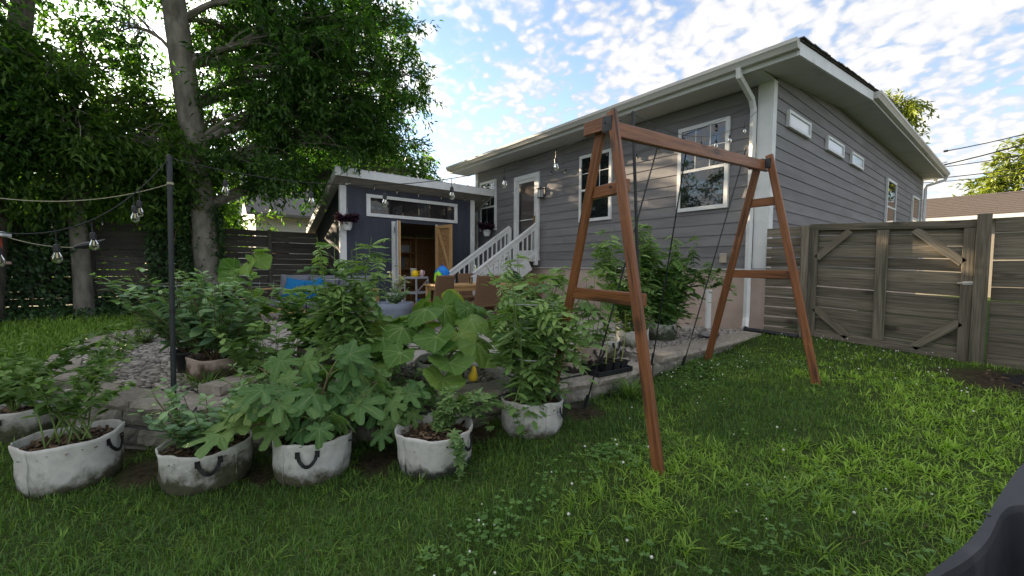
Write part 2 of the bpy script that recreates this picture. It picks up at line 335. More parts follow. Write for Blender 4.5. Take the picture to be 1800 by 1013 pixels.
def polar_leaf(outline, veins, rings=4, cup=.12, wave=.02, n=72, fold=.0, seed=0):
    """big leaf as a polar sheet; outline(theta) radius (theta 0 = tip), petiole at the origin; vein attribute peaks on the vein angles"""
    rs = np.random.default_rng(seed); th = np.linspace(-math.pi, math.pi, n, endpoint=False); ph = rs.random(4)*6
    V = [(0, 0, 0)]; vein = [1.0]; rad = np.array([outline(a) for a in th])
    for j in range(1, rings+1):
        q = j/rings
        for a, r_ in zip(th, rad):
            d = min(abs((a-x+math.pi) % (2*math.pi)-math.pi) for x in veins)
            vv = max(0, 1-d/(.11/(q+.25)))*(1-.35*q)
            z = -cup*(r_*q)**2*2+wave*q*(math.sin(5*a+ph[0])+.7*math.sin(9*a+ph[1]+3*q)) - .035*vv*q + fold*abs(math.sin(a))*r_*q
            V.append((math.sin(a)*r_*q, math.cos(a)*r_*q, z)); vein.append(vv)
    F = []
    for k in range(n): F.append((0, 1+k, 1+(k+1) % n))
    for j in range(rings-1):
        o = 1+j*n
        for k in range(n):
            a, b, c, d = o+k, o+(k+1) % n, o+n+(k+1) % n, o+n+k
            F += [(a, d, c), (a, c, b)]
    return np_mesh('leaf', np.array(V), np.array(F)[:, ::-1], vein=np.array(vein), smooth=True)
def fig_outline(a):
    r_ = .44
    for c, l, w_ in ((0, 1.0, .34), (.86, .88, .32), (-.86, .88, .32), (1.75, .64, .38), (-1.75, .64, .38)):
        r_ = max(r_, l*math.exp(-((a-c)/w_)**4)**.75 if abs(a-c) < 1 else 0)
    g = abs(abs(a)-math.pi); r_ *= 1-.6*math.exp(-(g/.3)**2)
    return r_*(1+.03*math.sin(17*a))
def squash_outline(a):
    q_ = abs(a)/math.pi
    b = 1.0-.40*q_**1.6+.05*math.cos(5*a)+.03*math.sin(23*a)+.018*math.sin(37*a)
    g = abs(abs(a)-math.pi)
    return b*(1-.80*math.exp(-(g/.30)**2))
FIG_MESH = [polar_leaf(fig_outline, (0, .85, -.85, 1.75, -1.75), 4, c_, .03, 80, f_, s) for s, (c_, f_) in enumerate(((.05, .10), (.14, -.05), (.10, .18), (.2, .05)))]
SQ_MESH = [polar_leaf(squash_outline, (0, .62, -.62, 1.26, -1.26, 2.1, -2.1), 4, c_, .035, 80, f_, s+9) for s, (c_, f_) in enumerate(((.05, .22), (.16, .05), (.0, .32), (.2, .14)))]
LEAF_FIG = leafmat('fig_leaf', (.062, .155, .045), (.19, .31, .095), .25, .4, (.22, .30, .12), obj=True)
LEAF_SQ = leafmat('squash_leaf', (.08, .18, .035), (.225, .355, .075), .30, .45, (.30, .40, .15), obj=True)
LEAF_TOM = leafmat('tomato_leaf', (.082, .175, .05), (.30, .43, .14), .25, .5)
LEAF_TOM_DK = leafmat('bush_leaf', (.055, .135, .038), (.21, .335, .09), .25, .5)
LEAF_BLUEB = leafmat('blueberry_leaf', (.10, .185, .11), (.30, .45, .20), .25, .45)
LEAF_RASP = leafmat('bramble_leaf', (.058, .13, .032), (.20, .31, .075), .3, .5)
LEAF_MELON = leafmat('melon_leaf', (.10, .185, .07), (.25, .37, .13), .25, .55)
LEAF_TREE = leafmat('tree_leaf', (.022, .058, .018), (.110, .205, .045), .50, .55, tcol=(1.15, 1.6, .5))
LEAF_TREE2 = leafmat('tree_leaf_light', (.032, .076, .018), (.135, .225, .042), .52, .55, tcol=(1.3, 1.65, .5))
LEAF_SUN = leafmat('sunlit_leaf', (.10, .15, .03), (.28, .32, .06), .35, .5, tcol=(1.6, 1.6, .5))
LEAF_IVY = leafmat('ivy_leaf', (.018, .048, .017), (.06, .115, .038), .2, .35)
LEAF_PURPLE = leafmat('purple_leaf', (.035, .012, .036), (.13, .06, .12), .2, .4)
LEAF_LIME = leafmat('lime_leaf', (.14, .19, .03), (.22, .28, .05), .3, .5)
FLOWER = mk('white_petal', (.70, .68, .62), (.78, .76, .70), 10, (1, 1, 1), .7, 0)

# ------------------------------------------------------------------ ground height
CP = np.array([(0, 0, -.06), (-1.28, 2.13, -.03), (-1.25, 4.75, .05), (-2.4, 4.9, .05), (-2, 7, .17), (-.4, 6.9, .09), (.8, 7, .06), (2, 4, -.04), (-2.58, 2.8, -.11), (-2.4, 3.8, -.05), (-2.3, 2.1, -.17), (-2.45, 1.3, -.24),
               (-2.95, .6, -.28), (-3.4, 0, -.31), (-3.9, -.6, -.31), (-5, -1.15, -.27), (-6, -1.5, -.08), (-7, -1.7, .0), (-8.5, -1.6, .05), (-9.6, -.8, .08), (-11.5, -2, .1), (-12, 1.5, .1), (-11, .5, .1), (-11.5, -5, .1), (-2, -2, -.22), (-1.2, .4, -.12),
               (2, -3, -.1), (-5, -4, -.2), (-8, -5, 0), (4, 8, .06), (-1, 12, .15), (10, 10, 0), (-20, 0, .1), (-20, 10, .1), (-15, 5, .1)])
def H(x, y):
    x = np.atleast_1d(np.asarray(x, float)); y = np.atleast_1d(np.asarray(y, float))
    d = (x[:, None]-CP[:, 0])**2+(y[:, None]-CP[:, 1])**2
    wt = 1/(d+.12)**1.6
    return (wt*CP[:, 2]).sum(1)/wt.sum(1)
def h1(x, y): return float(H(x, y)[0])
def vnoise(x, y, seed=0):
    xi = np.floor(x).astype(int); yi = np.floor(y).astype(int); fx = x-xi; fy = y-yi; fx = fx*fx*(3-2*fx); fy = fy*fy*(3-2*fy)
    def hsh(a, b):
        n = (a*374761393+b*668265263+seed*1442695041) & 0x7fffffff; n = ((n ^ (n >> 13))*1274126177) & 0x7fffffff; return ((n ^ (n >> 16)) & 0xffff)/65535
    return (hsh(xi, yi)*(1-fx)+hsh(xi+1, yi)*fx)*(1-fy)+(hsh(xi, yi+1)*(1-fx)+hsh(xi+1, yi+1)*fx)*fy
def fbm(x, y, s, seed=0): return .55*vnoise(x*s, y*s, seed)+.3*vnoise(x*s*2.1, y*s*2.1, seed+5)+.15*vnoise(x*s*4.3, y*s*4.3, seed+9)
def inpoly(x, y, poly):
    c = np.zeros(len(x), bool); p = np.asarray(poly); q = np.roll(p, 1, 0)
    for (x1, y1), (x2, y2) in zip(p[:, :2], q[:, :2]):
        if y1 == y2: continue
        c ^= ((y1 > y) != (y2 > y)) & (x < (x2-x1)*(y-y1)/(y2-y1)+x1)
    return c
def smooth_path(P, k=2):
    P = [np.array(p, float) for p in P]
    for _ in range(k):
        Q = [P[0]]
        for a, b in zip(P[:-1], P[1:]): Q += [a*.75+b*.25, a*.25+b*.75]
        P = Q+[P[-1]]
    return np.array(P)
WALL = smooth_path([(-2.52, 3.95), (-2.60, 2.75), (-2.85, 2.0), (-3.2, 1.2), (-3.65, .4), (-4.07, -.13), (-4.6, -.58), (-5.15, -.88), (-5.95, -1.13), (-6.8, -1.23), (-7.7, -1.2), (-8.45, -1.08), (-8.95, -.82), (-9.4, -.39), (-9.85, .0), (-10.3, .5)])
PATIO_Z = .055; UP_Z = .135
PATIO = np.vstack([WALL, [(-10.9, 1.4), (-12.1, 1.6), (-12.1, 7.3), (-2.5, 7.3)]])
# ------------------------------------------------------------------ lawn and patio
def axis_pts(lo, hi, fine_lo, fine_hi, step):
    a = list(np.arange(fine_lo, fine_hi+1e-6, step)); q = step; x = fine_hi
    while x < hi: q *= 1.45; x += q; a.append(min(x, hi))
    q = step; x = fine_lo
    while x > lo: q *= 1.45; x -= q; a.insert(0, max(x, lo))
    return np.array(a)
gx = axis_pts(-900, 900, -14, 5, .16); gy = axis_pts(-900, 900, -7, 10, .16)
GX, GY = np.meshgrid(gx, gy, indexing='ij'); fx, fy = GX.ravel(), GY.ravel()
gz = np.concatenate([H(a, b) for a, b in zip(np.array_split(fx, 40), np.array_split(fy, 40))])
gz += (fbm(fx, fy, 1.6, 3)-.5)*.035
inside = inpoly(fx, fy, PATIO); gz = np.where(inside, np.minimum(gz, -.42), gz)
dist = np.hypot(fx, fy); gz = np.where(dist > 60, .0, gz)
nx, ny = len(gx), len(gy); idx = np.arange(nx*ny).reshape(nx, ny)
q = np.stack([idx[:-1, :-1], idx[1:, :-1], idx[1:, 1:], idx[:-1, 1:]], -1).reshape(-1, 4)
lm, lt, lb = nodes('lawn_ground')
lv = coords(lt, rand=False)
lc = ramp(lt, noise(lt, lv, 3.0, 8, .65), [(.35, (.035, .055, .015)), (.65, (.065, .10, .025))])
lat = lt.nodes.new('ShaderNodeAttribute'); lat.attribute_name = 'tint'
lc = mixc(lt, lat.outputs['Fac'], lc, ramp(lt, noise(lt, lv, 28, 6), [(.35, (.022, .016, .011)), (.65, (.085, .062, .042))]))
lt.links.new(lc, lb.inputs['Base Color']); lb.inputs['Roughness'].default_value = .95; lb.inputs['Specular IOR Level'].default_value = .1
lbp = lt.nodes.new('ShaderNodeBump'); lbp.inputs['Strength'].default_value = .8; lbp.inputs['Distance'].default_value = .03; lt.links.new(noise(lt, lv, 45, 6), lbp.inputs['Height']); lt.links.new(lbp.outputs[0], lb.inputs['Normal'])
BARE = [(-2.42, 2.72, .26, .22), (-3.25, .38, .24, .16), (-3.75, -.25, .28, .2), (-4.3, -.45, .3, .2), (-2.85, 1.05, .22, .18), (-2.7, 1.8, .2, .2), (-.15, 6.2, .45, .5), (-2.2, 6.9, .3, .15)]
def bare(x, y):
    b = np.zeros(len(x))
    for cx, cy, rx, ry in BARE: b = np.maximum(b, np.clip(1.6-1.3*np.hypot((x-cx)/rx, (y-cy)/ry)-(fbm(x, y, 6, 8)-.5)*1.2, 0, 1))
    return b
lme = np_mesh('lawn', np.stack([fx, fy, gz], 1), np.concatenate([q[:, [0, 1, 2]], q[:, [0, 2, 3]]]), tint=bare(fx, fy), smooth=True)
tag(link('lawn', lme, lm), kind='structure')

# patio slab as a polygon prism, a step higher near the house
def prism(name, poly, z0, z1, mat, parent=None):
    n = len(poly); mb = MB(); mb.v = [(*p[:2], z0) for p in poly]+[(*p[:2], z1) for p in poly]
    mb.f = [tuple(range(n-1, -1, -1)), tuple(range(n, 2*n))]+[(i, (i+1) % n, n+(i+1) % n, n+i) for i in range(n)]
    return mb.build(name, mat, parent)
def inset(path, d):
    t = np.gradient(path, axis=0); t /= np.linalg.norm(t, axis=1, keepdims=True); nrm = np.stack([t[:, 1], -t[:, 0]], 1); return path+nrm*d
# path runs from the house side to the far left; the patio lies on its right-hand side
INN = inset(WALL, .12)
tag(prism('patio', np.vstack([INN, [(-10.9, 1.45), (-12.0, 1.65), (-12.0, 7.25), (-2.62, 7.25)]]), -.5, PATIO_Z, CONCRETE), kind='structure')
tag(prism('patio_step', np.array([(-2.62, 4.02), (-3.5, 4.3), (-3.75, 5.4), (-3.75, 7.2), (-2.62, 7.2)]), PATIO_Z-.02, UP_Z-.005, CONCRETE), kind='structure')

def rough_block(sx, sy, sz, seed, amp, nx_=8, nz_=4):
    """block with a split rough front (-Y local side) and plain other sides; origin at its middle"""
    rs = np.random.default_rng(seed); mb = MB(); V = []; F = []
    for j in range(nz_+1):
        for i in range(nx_+1):
            u_, v_ = i/nx_, j/nz_; e = min(u_, 1-u_, v_, 1-v_)
            yy = -sy/2+(.018 if e == 0 else -amp*rs.random()*min(1, e*6)); V.append((-sx/2+sx*u_+(.006*rs.normal() if 0 < u_ < 1 else 0), yy, -sz/2+sz*v_+(.004*rs.normal() if 0 < v_ < 1 else 0)))
    for j in range(nz_):
        for i in range(nx_): a = j*(nx_+1)+i; F.append((a, a+1, a+nx_+2, a+nx_+1))
    mb.add(V, F); b = len(mb.v); mb.v += [(-sx/2, sy/2, -sz/2), (sx/2, sy/2, -sz/2), (sx/2, sy/2, sz/2), (-sx/2, sy/2, sz/2)]
    bl = [i for i in range(nx_+1)]; tl = [nz_*(nx_+1)+i for i in range(nx_+1)]
    mb.f += [(b+1, b, b+3, b+2), tuple([b, b+1]+bl[::-1]), tuple([b+2, b+3]+tl), tuple([b+3, b]+[j*(nx_+1) for j in range(nz_+1)]), tuple([b+1, b+2]+[j*(nx_+1)+nx_ for j in range(nz_, -1, -1)])]
    return mb.mesh('block')
BLK = [rough_block(.285, .2, .145, s, .028) for s in range(6)]
CAPM = [rough_block(.395, .30, .08, 40+s, .012, 10, 2) for s in range(5)]
for m_ in BLK: m_.materials.append(BLOCK)
for m_ in CAPM: m_.materials.append(CAP)
def along(path, step, start=0):
    seg = np.linalg.norm(np.diff(path, axis=0), axis=1); s = np.concatenate([[0], np.cumsum(seg)]); out = []
    d = start+step/2
    while d < s[-1]-step*.3:
        i = np.searchsorted(s, d)-1; t = (d-s[i])/seg[i]; p = path[i]*(1-t)+path[i+1]*t; tg = (path[i+1]-path[i])/seg[i]; out.append((p, tg)); d += step
    return out
def wall_run(root, path, top, courses, lower=0):
    for p, tg in along(path, .4):
        o = link('capstone', random.choice(CAPM), None, root); inn = Vector((tg[1], -tg[0])); c = Vector(p)+inn*.125
        o.location = (c.x, c.y, top-.04+random.uniform(-.004, .004)); o.rotation_euler = (random.uniform(-.01, .01), random.uniform(-.008, .008), math.atan2(-tg[1], -tg[0])+random.uniform(-.02, .02))
    for k in range(courses):
        for p, tg in along(path, .29, (k % 2)*.145):
            z = top-.08-.075-k*.150
            if h1(*(np.array(p)+np.array([-tg[1], tg[0]])*.1)) > z+.09: continue
            inn = Vector((tg[1], -tg[0])); c = Vector(p)+inn*(.115+.006*random.random())
            o = link('block', random.choice(BLK), None, root); o.location = (c.x, c.y, z); o.rotation_euler = (0, 0, math.atan2(-tg[1], -tg[0])+random.uniform(-.03, .03))
WALLT = thing('retaining_wall', 'low curved garden wall of split grey blocks with tan capstones around the patio', 'garden wall', (0, 0, 0))
wall_run(WALLT, WALL, .085, 3)
UPW = np.array([(-2.50, 6.95), (-2.50, 5.5), (-2.53, 3.92)])
W2 = thing('retaining_wall', 'short upper wall course with capstones ending at the house downspout', 'garden wall', (0, 0, 0))
wall_run(W2, UPW, .170, 2)
o = link('paving_stone', CAPM[2], None); o.location = (-4.22, .28, .13); o.rotation_euler = (0, 0, 2.2); o.scale = (.9, .8, .9)
tag(o, 'single loose tan capstone lying on the wall beside the black pole', 'paving stone')

# river pebbles in the bed behind the wall
def pebbles(P2, name, label, size=(.02, .038)):
    ico = bmesh.new(); bmesh.ops.create_icosphere(ico, subdivisions=1, radius=1); ico.verts.ensure_lookup_table()
    Vt = np.array([v.co[:] for v in ico.verts]); Ft = np.array([[v.index for v in f.verts] for f in ico.faces]); ico.free()
    n = len(P2); s = rng.uniform(*size, n)[:, None]*np.stack([rng.uniform(.7, 1.2, n), rng.uniform(.8, 1.5, n), rng.uniform(.35, .6, n)], 1)
    a = rng.random(n)*6.28; D = np.stack([np.cos(a), np.sin(a), rng.normal(0, .2, n)], 1); Nn = np.stack([rng.normal(0, .25, n), rng.normal(0, .25, n), np.ones(n)], 1)
    V, F, t = scatter((Vt, Ft), P2, D, Nn, s); o = link(name, np_mesh(name, V, F, tint=t, smooth=True), PEBBLE); tag(o, label, 'pebbles', kind='stuff')
n = 30000; px_ = rng.uniform(-10, -3.2, n); py_ = rng.uniform(-1.3, 2.4, n)
dw = np.min(np.hypot(px_[:, None]-WALL[None, ::2, 0], py_[:, None]-WALL[None, ::2, 1]), 1)
keep = inpoly(px_, py_, inset(WALL, .3).tolist()+[(-10.9, 1.4), (-10.9, 3), (-2.9, 4)]) & (dw < 1.15+.3*fbm(px_, py_, 1.2, 4)+np.clip((-4.2-px_)*.35, 0, .9)) & (px_ > -9.9)
px_, py_ = px_[keep], py_[keep]
pebbles(np.stack([px_, py_, PATIO_Z+.015+rng.random(len(px_))*.03], 1), 'river_pebbles', 'grey and tan river pebbles spread behind the curved wall')
n = 3400; px_ = rng.uniform(-3.5, -2.72, n); py_ = rng.uniform(2.7, 7.0, n)
pebbles(np.stack([px_, py_, np.where((py_ > 4.1), UP_Z, PATIO_Z)+.008+rng.random(n)*.015], 1), 'pale_gravel', 'pale gravel strip under the grow bags by the house', (.014, .03))

# ------------------------------------------------------------------ house
HX, HY = -2.6, 7.2; XL = -10.85; YB = 21.1
house = thing('house', 'single storey house with dark grey lap siding, white trim and pink stucco base', 'house', (HX, HY, 0))
def hpart(o, par=house):
    o.parent = par; o.matrix_parent_inverse = Matrix.Translation((-HX, -HY, 0)) if par is house else Matrix(); return o
hpart(box('foundation', (XL+.03, HY+.03, -.5), (HX-.02, YB-.03, 1.13), STUCCO, bevel=.01))
hpart(box('drip_edge', (XL, HY-.02, 1.125), (HX+.015, YB, 1.15), WHITE))
hpart(box('wall_core', (XL+.05, HY+.045, 1.15), (HX-.045, YB-.05, 4.06), mk('wall_core_paint', (.1, .1, .1)), bevel=0))
mc = MB(); mc.v = [(HX-.045, HY+.1, 4.0), (HX-.045, 10.7, 4.45), (HX-.045, YB-.05, 4.45), (HX-.045, YB-.05, 3.9), (HX-.045, HY+.1, 3.9)]
mc.v += [(v[0]-.1, v[1], v[2]) for v in mc.v]; mc.f = [(4, 3, 2, 1, 0), (5, 6, 7, 8, 9)]+[(i, (i+1) % 5, 5+(i+1) % 5, 5+i) for i in range(5)]
hpart(mc.build('gable_core', SIDING))
def board_x(z, x0, x1):  # front siding course: lapped, bottom edge proud
    mb = MB(); l = x1-x0; y0, y1 = -.022, -.008
    mb.v = [(-l/2, y0, -.102), (l/2, y0, -.102), (l/2, y1, .096), (-l/2, y1, .096), (-l/2, .03, -.102), (l/2, .03, -.102), (l/2, .03, .096), (-l/2, .03, .096)]
    mb.f = [(0, 1, 2, 3), (4, 7, 6, 5), (0, 4, 5, 1), (3, 2, 6, 7), (0, 3, 7, 4), (1, 5, 6, 2)]
    return mb
EXPO = .192; EY_ = 6.60
for k in range(16):
    z = 1.15+.098+k*EXPO
    if z > 4.12: break
    js = [XL+.1, XL+.1+random.choice((2.4, 3.1, 3.66)), XL+.1+random.choice((5.2, 6.0, 6.4)), HX-.2]
    for a, b in zip(js[:-1], js[1:]):
        o = board_x(z, a+.0015, b-.0015).build('siding_board', SIDING); o.location = ((a+b)/2, HY, z+random.uniform(-.0015, .0015)); hpart(o)
for k in range(18):
    z = 1.15+.098+k*EXPO
    y0 = HY+.1
    y0 = max(y0, EY_+(z-.102-4.046)/.102)
    if z-.1 > 4.44 or y0 > 20: break
    js = [y0, max(y0+.3, 11.9), 14.9, YB-.1]
    for a, b in zip(js[:-1], js[1:]):
        if b-a < .1: continue
        o = board_x(z, 0, b-a-.003).build('siding_board', SIDING); o.rotation_euler = (0, 0, R(90)); o.location = (HX, (a+b)/2, z); hpart(o)
# corner trim
hpart(box('corner_trim', (HX-.20, HY-.040, 1.151), (HX-.001, HY+.02, 4.05), WHITE)); hpart(box('corner_trim', (HX-.002, HY-.038, 1.152), (HX+.026, HY+.10, 4.06), WHITE))
hpart(box('corner_trim', (XL-.02, HY-.040, 1.151), (XL+.10, HY+.03, 4.05), WHITE)); hpart(box('corner_trim', (HX-.002, YB-.1, 1.152), (HX+.028, YB+.02, 4.38), WHITE))
# eaves: front
EY, EX = 6.60, -2.10; RY, RZ = 10.66, 4.46
hpart(box('soffit', (XL-.55, EY, 4.045), (HX+.02, HY+.04, 4.065), OFFWHITE))
hpart(box('fascia', (XL-.58, EY-.025, 4.03), (EX, EY, 4.20), OFFWHITE))
def gutter(name, l, mat=GUTTER):
    prof = [(0, .0), (-.075, .0), (-.085, .02), (-.11, .06), (-.125, .075), (-.125, .125), (-.112, .125), (-.112, .08), (-.09, .06), (-.07, .012), (-.004, .012), (-.004, .12), (0, .12)]
    mb = MB(); m_ = len(prof)
    for x in (-l/2, l/2): mb.v += [(x, a, b) for a, b in prof]
    mb.f = [(i, i+1, m_+i+1, m_+i) for i in range(m_-1)]
    mb.add([(-l/2, a, b) for a, b in prof[:6]]+[(-l/2, 0, .125)], [tuple(range(7))]); mb.add([(l/2, a, b) for a, b in prof[:6]]+[(l/2, 0, .125)], [tuple(range(6, -1, -1))])
    return mb.build(name, mat)
g = gutter('gutter', EX+.03-(XL-.6)); g.location = ((EX+.03+XL-.6)/2, EY-.026, 4.105); hpart(g)
# side eave: rises along the rake, then level with a gutter
def slab4(name, P, th, mat, par=house, up_=(0, 0, 1)):
    P = [Vector(p) for p in P]; u_ = Vector(up_)*th; mb = MB(); mb.v = [tuple(p) for p in P]+[tuple(p+u_) for p in P]
    n_ = len(P); mb.f = [tuple(range(n_-1, -1, -1)), tuple(range(n_, 2*n_))]+[(i, (i+1) % n_, n_+(i+1) % n_, n_+i) for i in range(n_)]
    return hpart(mb.build(name, mat), par)
slab4('soffit', [(EX, EY+.005, 4.046), (EX, RY, RZ), (HX-.02, RY, RZ), (HX-.02, EY+.005, 4.046)][::-1], .016, OFFWHITE)
slab4('soffit', [(EX, RY, RZ), (EX, YB+.35, RZ-.03), (HX-.02, YB+.35, RZ-.03), (HX-.02, RY, RZ)][::-1], .016, OFFWHITE)
slab4('rake_fascia', [(EX, EY-.02, 4.035), (EX, RY, RZ-.01), (EX+.03, RY, RZ-.01), (EX+.03, EY-.02, 4.035)], .17, WHITE)
slab4('fascia', [(EX, RY, RZ-.02), (EX, YB+.38, RZ-.05), (EX+.025, YB+.38, RZ-.05), (EX+.025, RY, RZ-.02)], .16, OFFWHITE)
g = gutter('gutter', YB+.42-RY); g.rotation_euler = (0, 0, R(90)); g.location = (EX+.026, (YB+.42+RY)/2, RZ+.03); hpart(g)
# roof: front slope over the rake part, and the higher main roof behind
rf = slab4('roof', [(XL-.62, EY-.03, 4.215), (EX+.05, EY-.03, 4.215), (EX+.05, RY, RZ+.17), (XL-.62, RY, RZ+.17)], .018, SHINGLE)
rz = lambda y: 4.215+(y-(EY-.03))*(RZ+.17-4.215)/(RY-EY+.03)
y = EY-.05
while y < RY:
    zz = rz(y)+.016; o = slab4('shingle_course', [(XL-.62, y, zz), (EX+.06+random.uniform(0, .025), y, zz+random.uniform(-.004, .008)), (EX+.06+random.uniform(0, .02), y+.3, rz(y+.3)+.02), (XL-.62, y+.3, rz(y+.3)+.02)], .012+random.uniform(0, .008), SHINGLE, rf); y += .145
slab4('roof', [(EX+.03, RY, RZ+.15), (EX+.03, YB+.4, RZ+.12), (-6.7, YB+.4, RZ+1.75), (-6.7, RY+2, RZ+1.75), (-6.7, RY, RZ+1.0)], .03, SHINGLE)
# windows: white frame (> pane, sash_rail, muntin)
def window(parent, x0, x1, z0, z1, yw, mat=WHITE, axis='x', rail=True, grid=True, gl=GLASS, fwid=.065, cols=3):
    """frame on the wall plane y = yw facing -Y (axis x) or plane x = yw facing +X (axis y)"""
    def B(a0, a1, c0, c1, d0, d1, name, m_, par):
        if axis == 'x': o = box(name, (a0, yw-d1, c0), (a1, yw-d0, c1), m_, bevel=.003)
        else: o = box(name, (yw+d0, a0, c0), (yw+d1, a1, c1), m_, bevel=.003)
        return o
    mb = MB(); c = ((x0+x1)/2, (z0+z1)/2)
    def bx(a0, a1, c0, c1, d0, d1):
        if axis == 'x': mb.box((a0, yw-d1, c0), (a1, yw-d0, c1))
        else: mb.box((yw+d0, a0, c0), (yw+d1, a1, c1))
    bx(x0, x0+fwid, z0, z1, 0, .050); bx(x1-fwid, x1, z0, z1, 0, .050); bx(x0+fwid, x1-fwid, z1-fwid, z1, 0, .048); bx(x0+fwid, x1-fwid, z0, z0+fwid, 0, .052)
    wn = hpart(mb.build('window', mat), parent)
    hpart(B(x0+fwid-.01, x1-fwid+.01, z0+fwid-.01, z1-fwid+.01, .004, .030, 'pane', gl, wn), wn).matrix_parent_inverse = Matrix()
    ch = wn.children[-1]; ch.matrix_parent_inverse = Matrix()
    zm = z0+(z1-z0)*.475
    def sub(*a):
        o = B(*a[:-1], a[-1], mat, wn); o.parent = wn; o.matrix_parent_inverse = Matrix(); return o
    if rail: sub(x0+fwid, x1-fwid, zm-.025, zm+.025, .010, .044, 'sash_rail')
    if grid:
        for k in range(1, cols): xx = x0+fwid+(x1-x0-2*fwid)*k/cols; sub(xx-.008, xx+.008, zm+.026, z1-fwid, .012, .034, 'muntin')
        zz = zm+(z1-fwid-zm)*.52; sub(x0+fwid, x1-fwid, zz-.008, zz+.008, .012, .033, 'muntin')
    return wn
window(house, -10.58, -9.76, 2.22, 3.69, HY-.022); window(house, -6.53, -5.62, 2.18, 3.67, HY-.022); window(house, -4.12, -3.21, 2.17, 3.67, HY-.022)
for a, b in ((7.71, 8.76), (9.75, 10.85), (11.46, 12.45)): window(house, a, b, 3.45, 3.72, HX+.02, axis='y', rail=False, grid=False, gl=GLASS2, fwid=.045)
window(house, 15.1, 16.3, 2.2, 3.65, HX+.02, axis='y', grid=False, gl=GLASS); window(house, 18.97, 20.25, 2.2, 3.62, HX+.02, axis='y', grid=False, gl=GLASS)
# door with white frame and glass storm door
dmb = MB(); dx0, dx1, dz0, dz1 = -8.91, -7.90, 1.36, 3.58
dmb.box((dx0, HY-.075, dz0), (dx0+.11, HY-.02, dz1)); dmb.box((dx1-.11, HY-.075, dz0), (dx1, HY-.02, dz1)); dmb.box((dx0+.11, HY-.075, dz1-.11), (dx1-.11, HY-.021, dz1)); dmb.box((dx0-.02, HY-.13, dz0-.04), (dx1+.02, HY-.02, dz0))
door = hpart(dmb.build('door', WHITE, bevel=.004))
def dsub(name, p0, p1, m_): o = box(name, p0, p1, m_); o.parent = door; return o
dsub('pane', (dx0+.19, HY-.044, dz0+.22), (dx1-.19, HY-.034, dz1-.19), DOORGLASS)
dsub('storm_frame', (dx0+.112, HY-.055, dz0+.002), (dx0+.195, HY-.025, dz1-.112), WHITE); dsub('storm_frame', (dx1-.195, HY-.055, dz0+.002), (dx1-.112, HY-.025, dz1-.112), WHITE)
dsub('storm_frame', (dx0+.195, HY-.054, dz1-.2), (dx1-.195, HY-.026, dz1-.112), WHITE); dsub('storm_frame', (dx0+.195, HY-.054, dz0+.002), (dx1-.195, HY-.026, dz0+.23), WHITE)
dsub('push_bar', (dx0+.195, HY-.075, dz0+1.02), (dx1-.195, HY-.056, dz0+1.045), WHITE); dsub('handle', (dx1-.18, HY-.10, dz0+.93), (dx1-.14, HY-.055, dz0+1.12), mk('brass', (.3, .2, .08), (.35, .25, .1), 8, (1, 1, 1), .35, 0, metal=.8))
dsub('closer_rod', (dx0+.26, HY-.085, dz0+.3), (dx0+.285, HY-.06, dz0+1.95), BLACKMETAL)
# downspouts
def downspout(pts, r_=.042):
    o = MB().tube(pts, r_, 4, True).build('downspout', WHITE); return hpart(o)
downspout([(-2.83, EY-.08, 4.12), (-2.83, EY-.06, 4.0), (-2.84, HY-.18, 3.80), (-2.84, HY-.09, 3.66), (-2.84, HY-.09, .42), (-2.84, HY-.10, .34), (-2.80, HY-.22, .22), (-2.78, HY-.30, .20)], .047)
downspout([(EX+.08, YB+.3, RZ+.02), (EX+.05, YB+.3, RZ-.10), (HX+.10, YB+.05, RZ-.28), (HX+.09, YB-.02, RZ-.4), (HX+.09, YB-.02, .3)], .05)
# wall lantern and outlet box
ln = thing('wall_lantern', 'small black wall lantern beside the back door', 'lantern', (-7.74, HY-.02, 3.0))
for nm, p0, p1, m_ in (('backplate', (-.06, -.03, -.02), (.06, 0, .16), BLACKMETAL), ('arm', (-.015, -.14, .12), (.015, -.03, .14), BLACKMETAL), ('roof', (-.075, -.20, .10), (.075, -.06, .125), BLACKMETAL), ('glass', (-.05, -.175, -.10), (.05, -.085, .098), mk('frosted_glass', (.45, .47, .5), (.5, .52, .55), 4, (1, 1, 1), .15, 0)), ('base', (-.06, -.185, -.13), (.06, -.075, -.101), BLACKMETAL)):
    box(nm, p0, p1, m_, ln)
for sx in (-1, 1):
    for yy in (-.175, -.085): box('bar', (sx*.052-.006, yy-.006, -.10), (sx*.052+.006, yy+.006, .099), BLACKMETAL, ln, bevel=0)
ob = thing('outlet_box', 'small beige electrical outlet box on the grey siding', 'outlet box', (-3.25, HY-.022, 1.32))
box('cover', (-.055, -.06, -.08), (.055, 0, .08), mk('beige_plastic', (.42, .36, .28), (.48, .42, .33)), ob, .008); box('hinge', (-.05, -.068, .06), (.05, -.058, .075), GUTTER, ob)
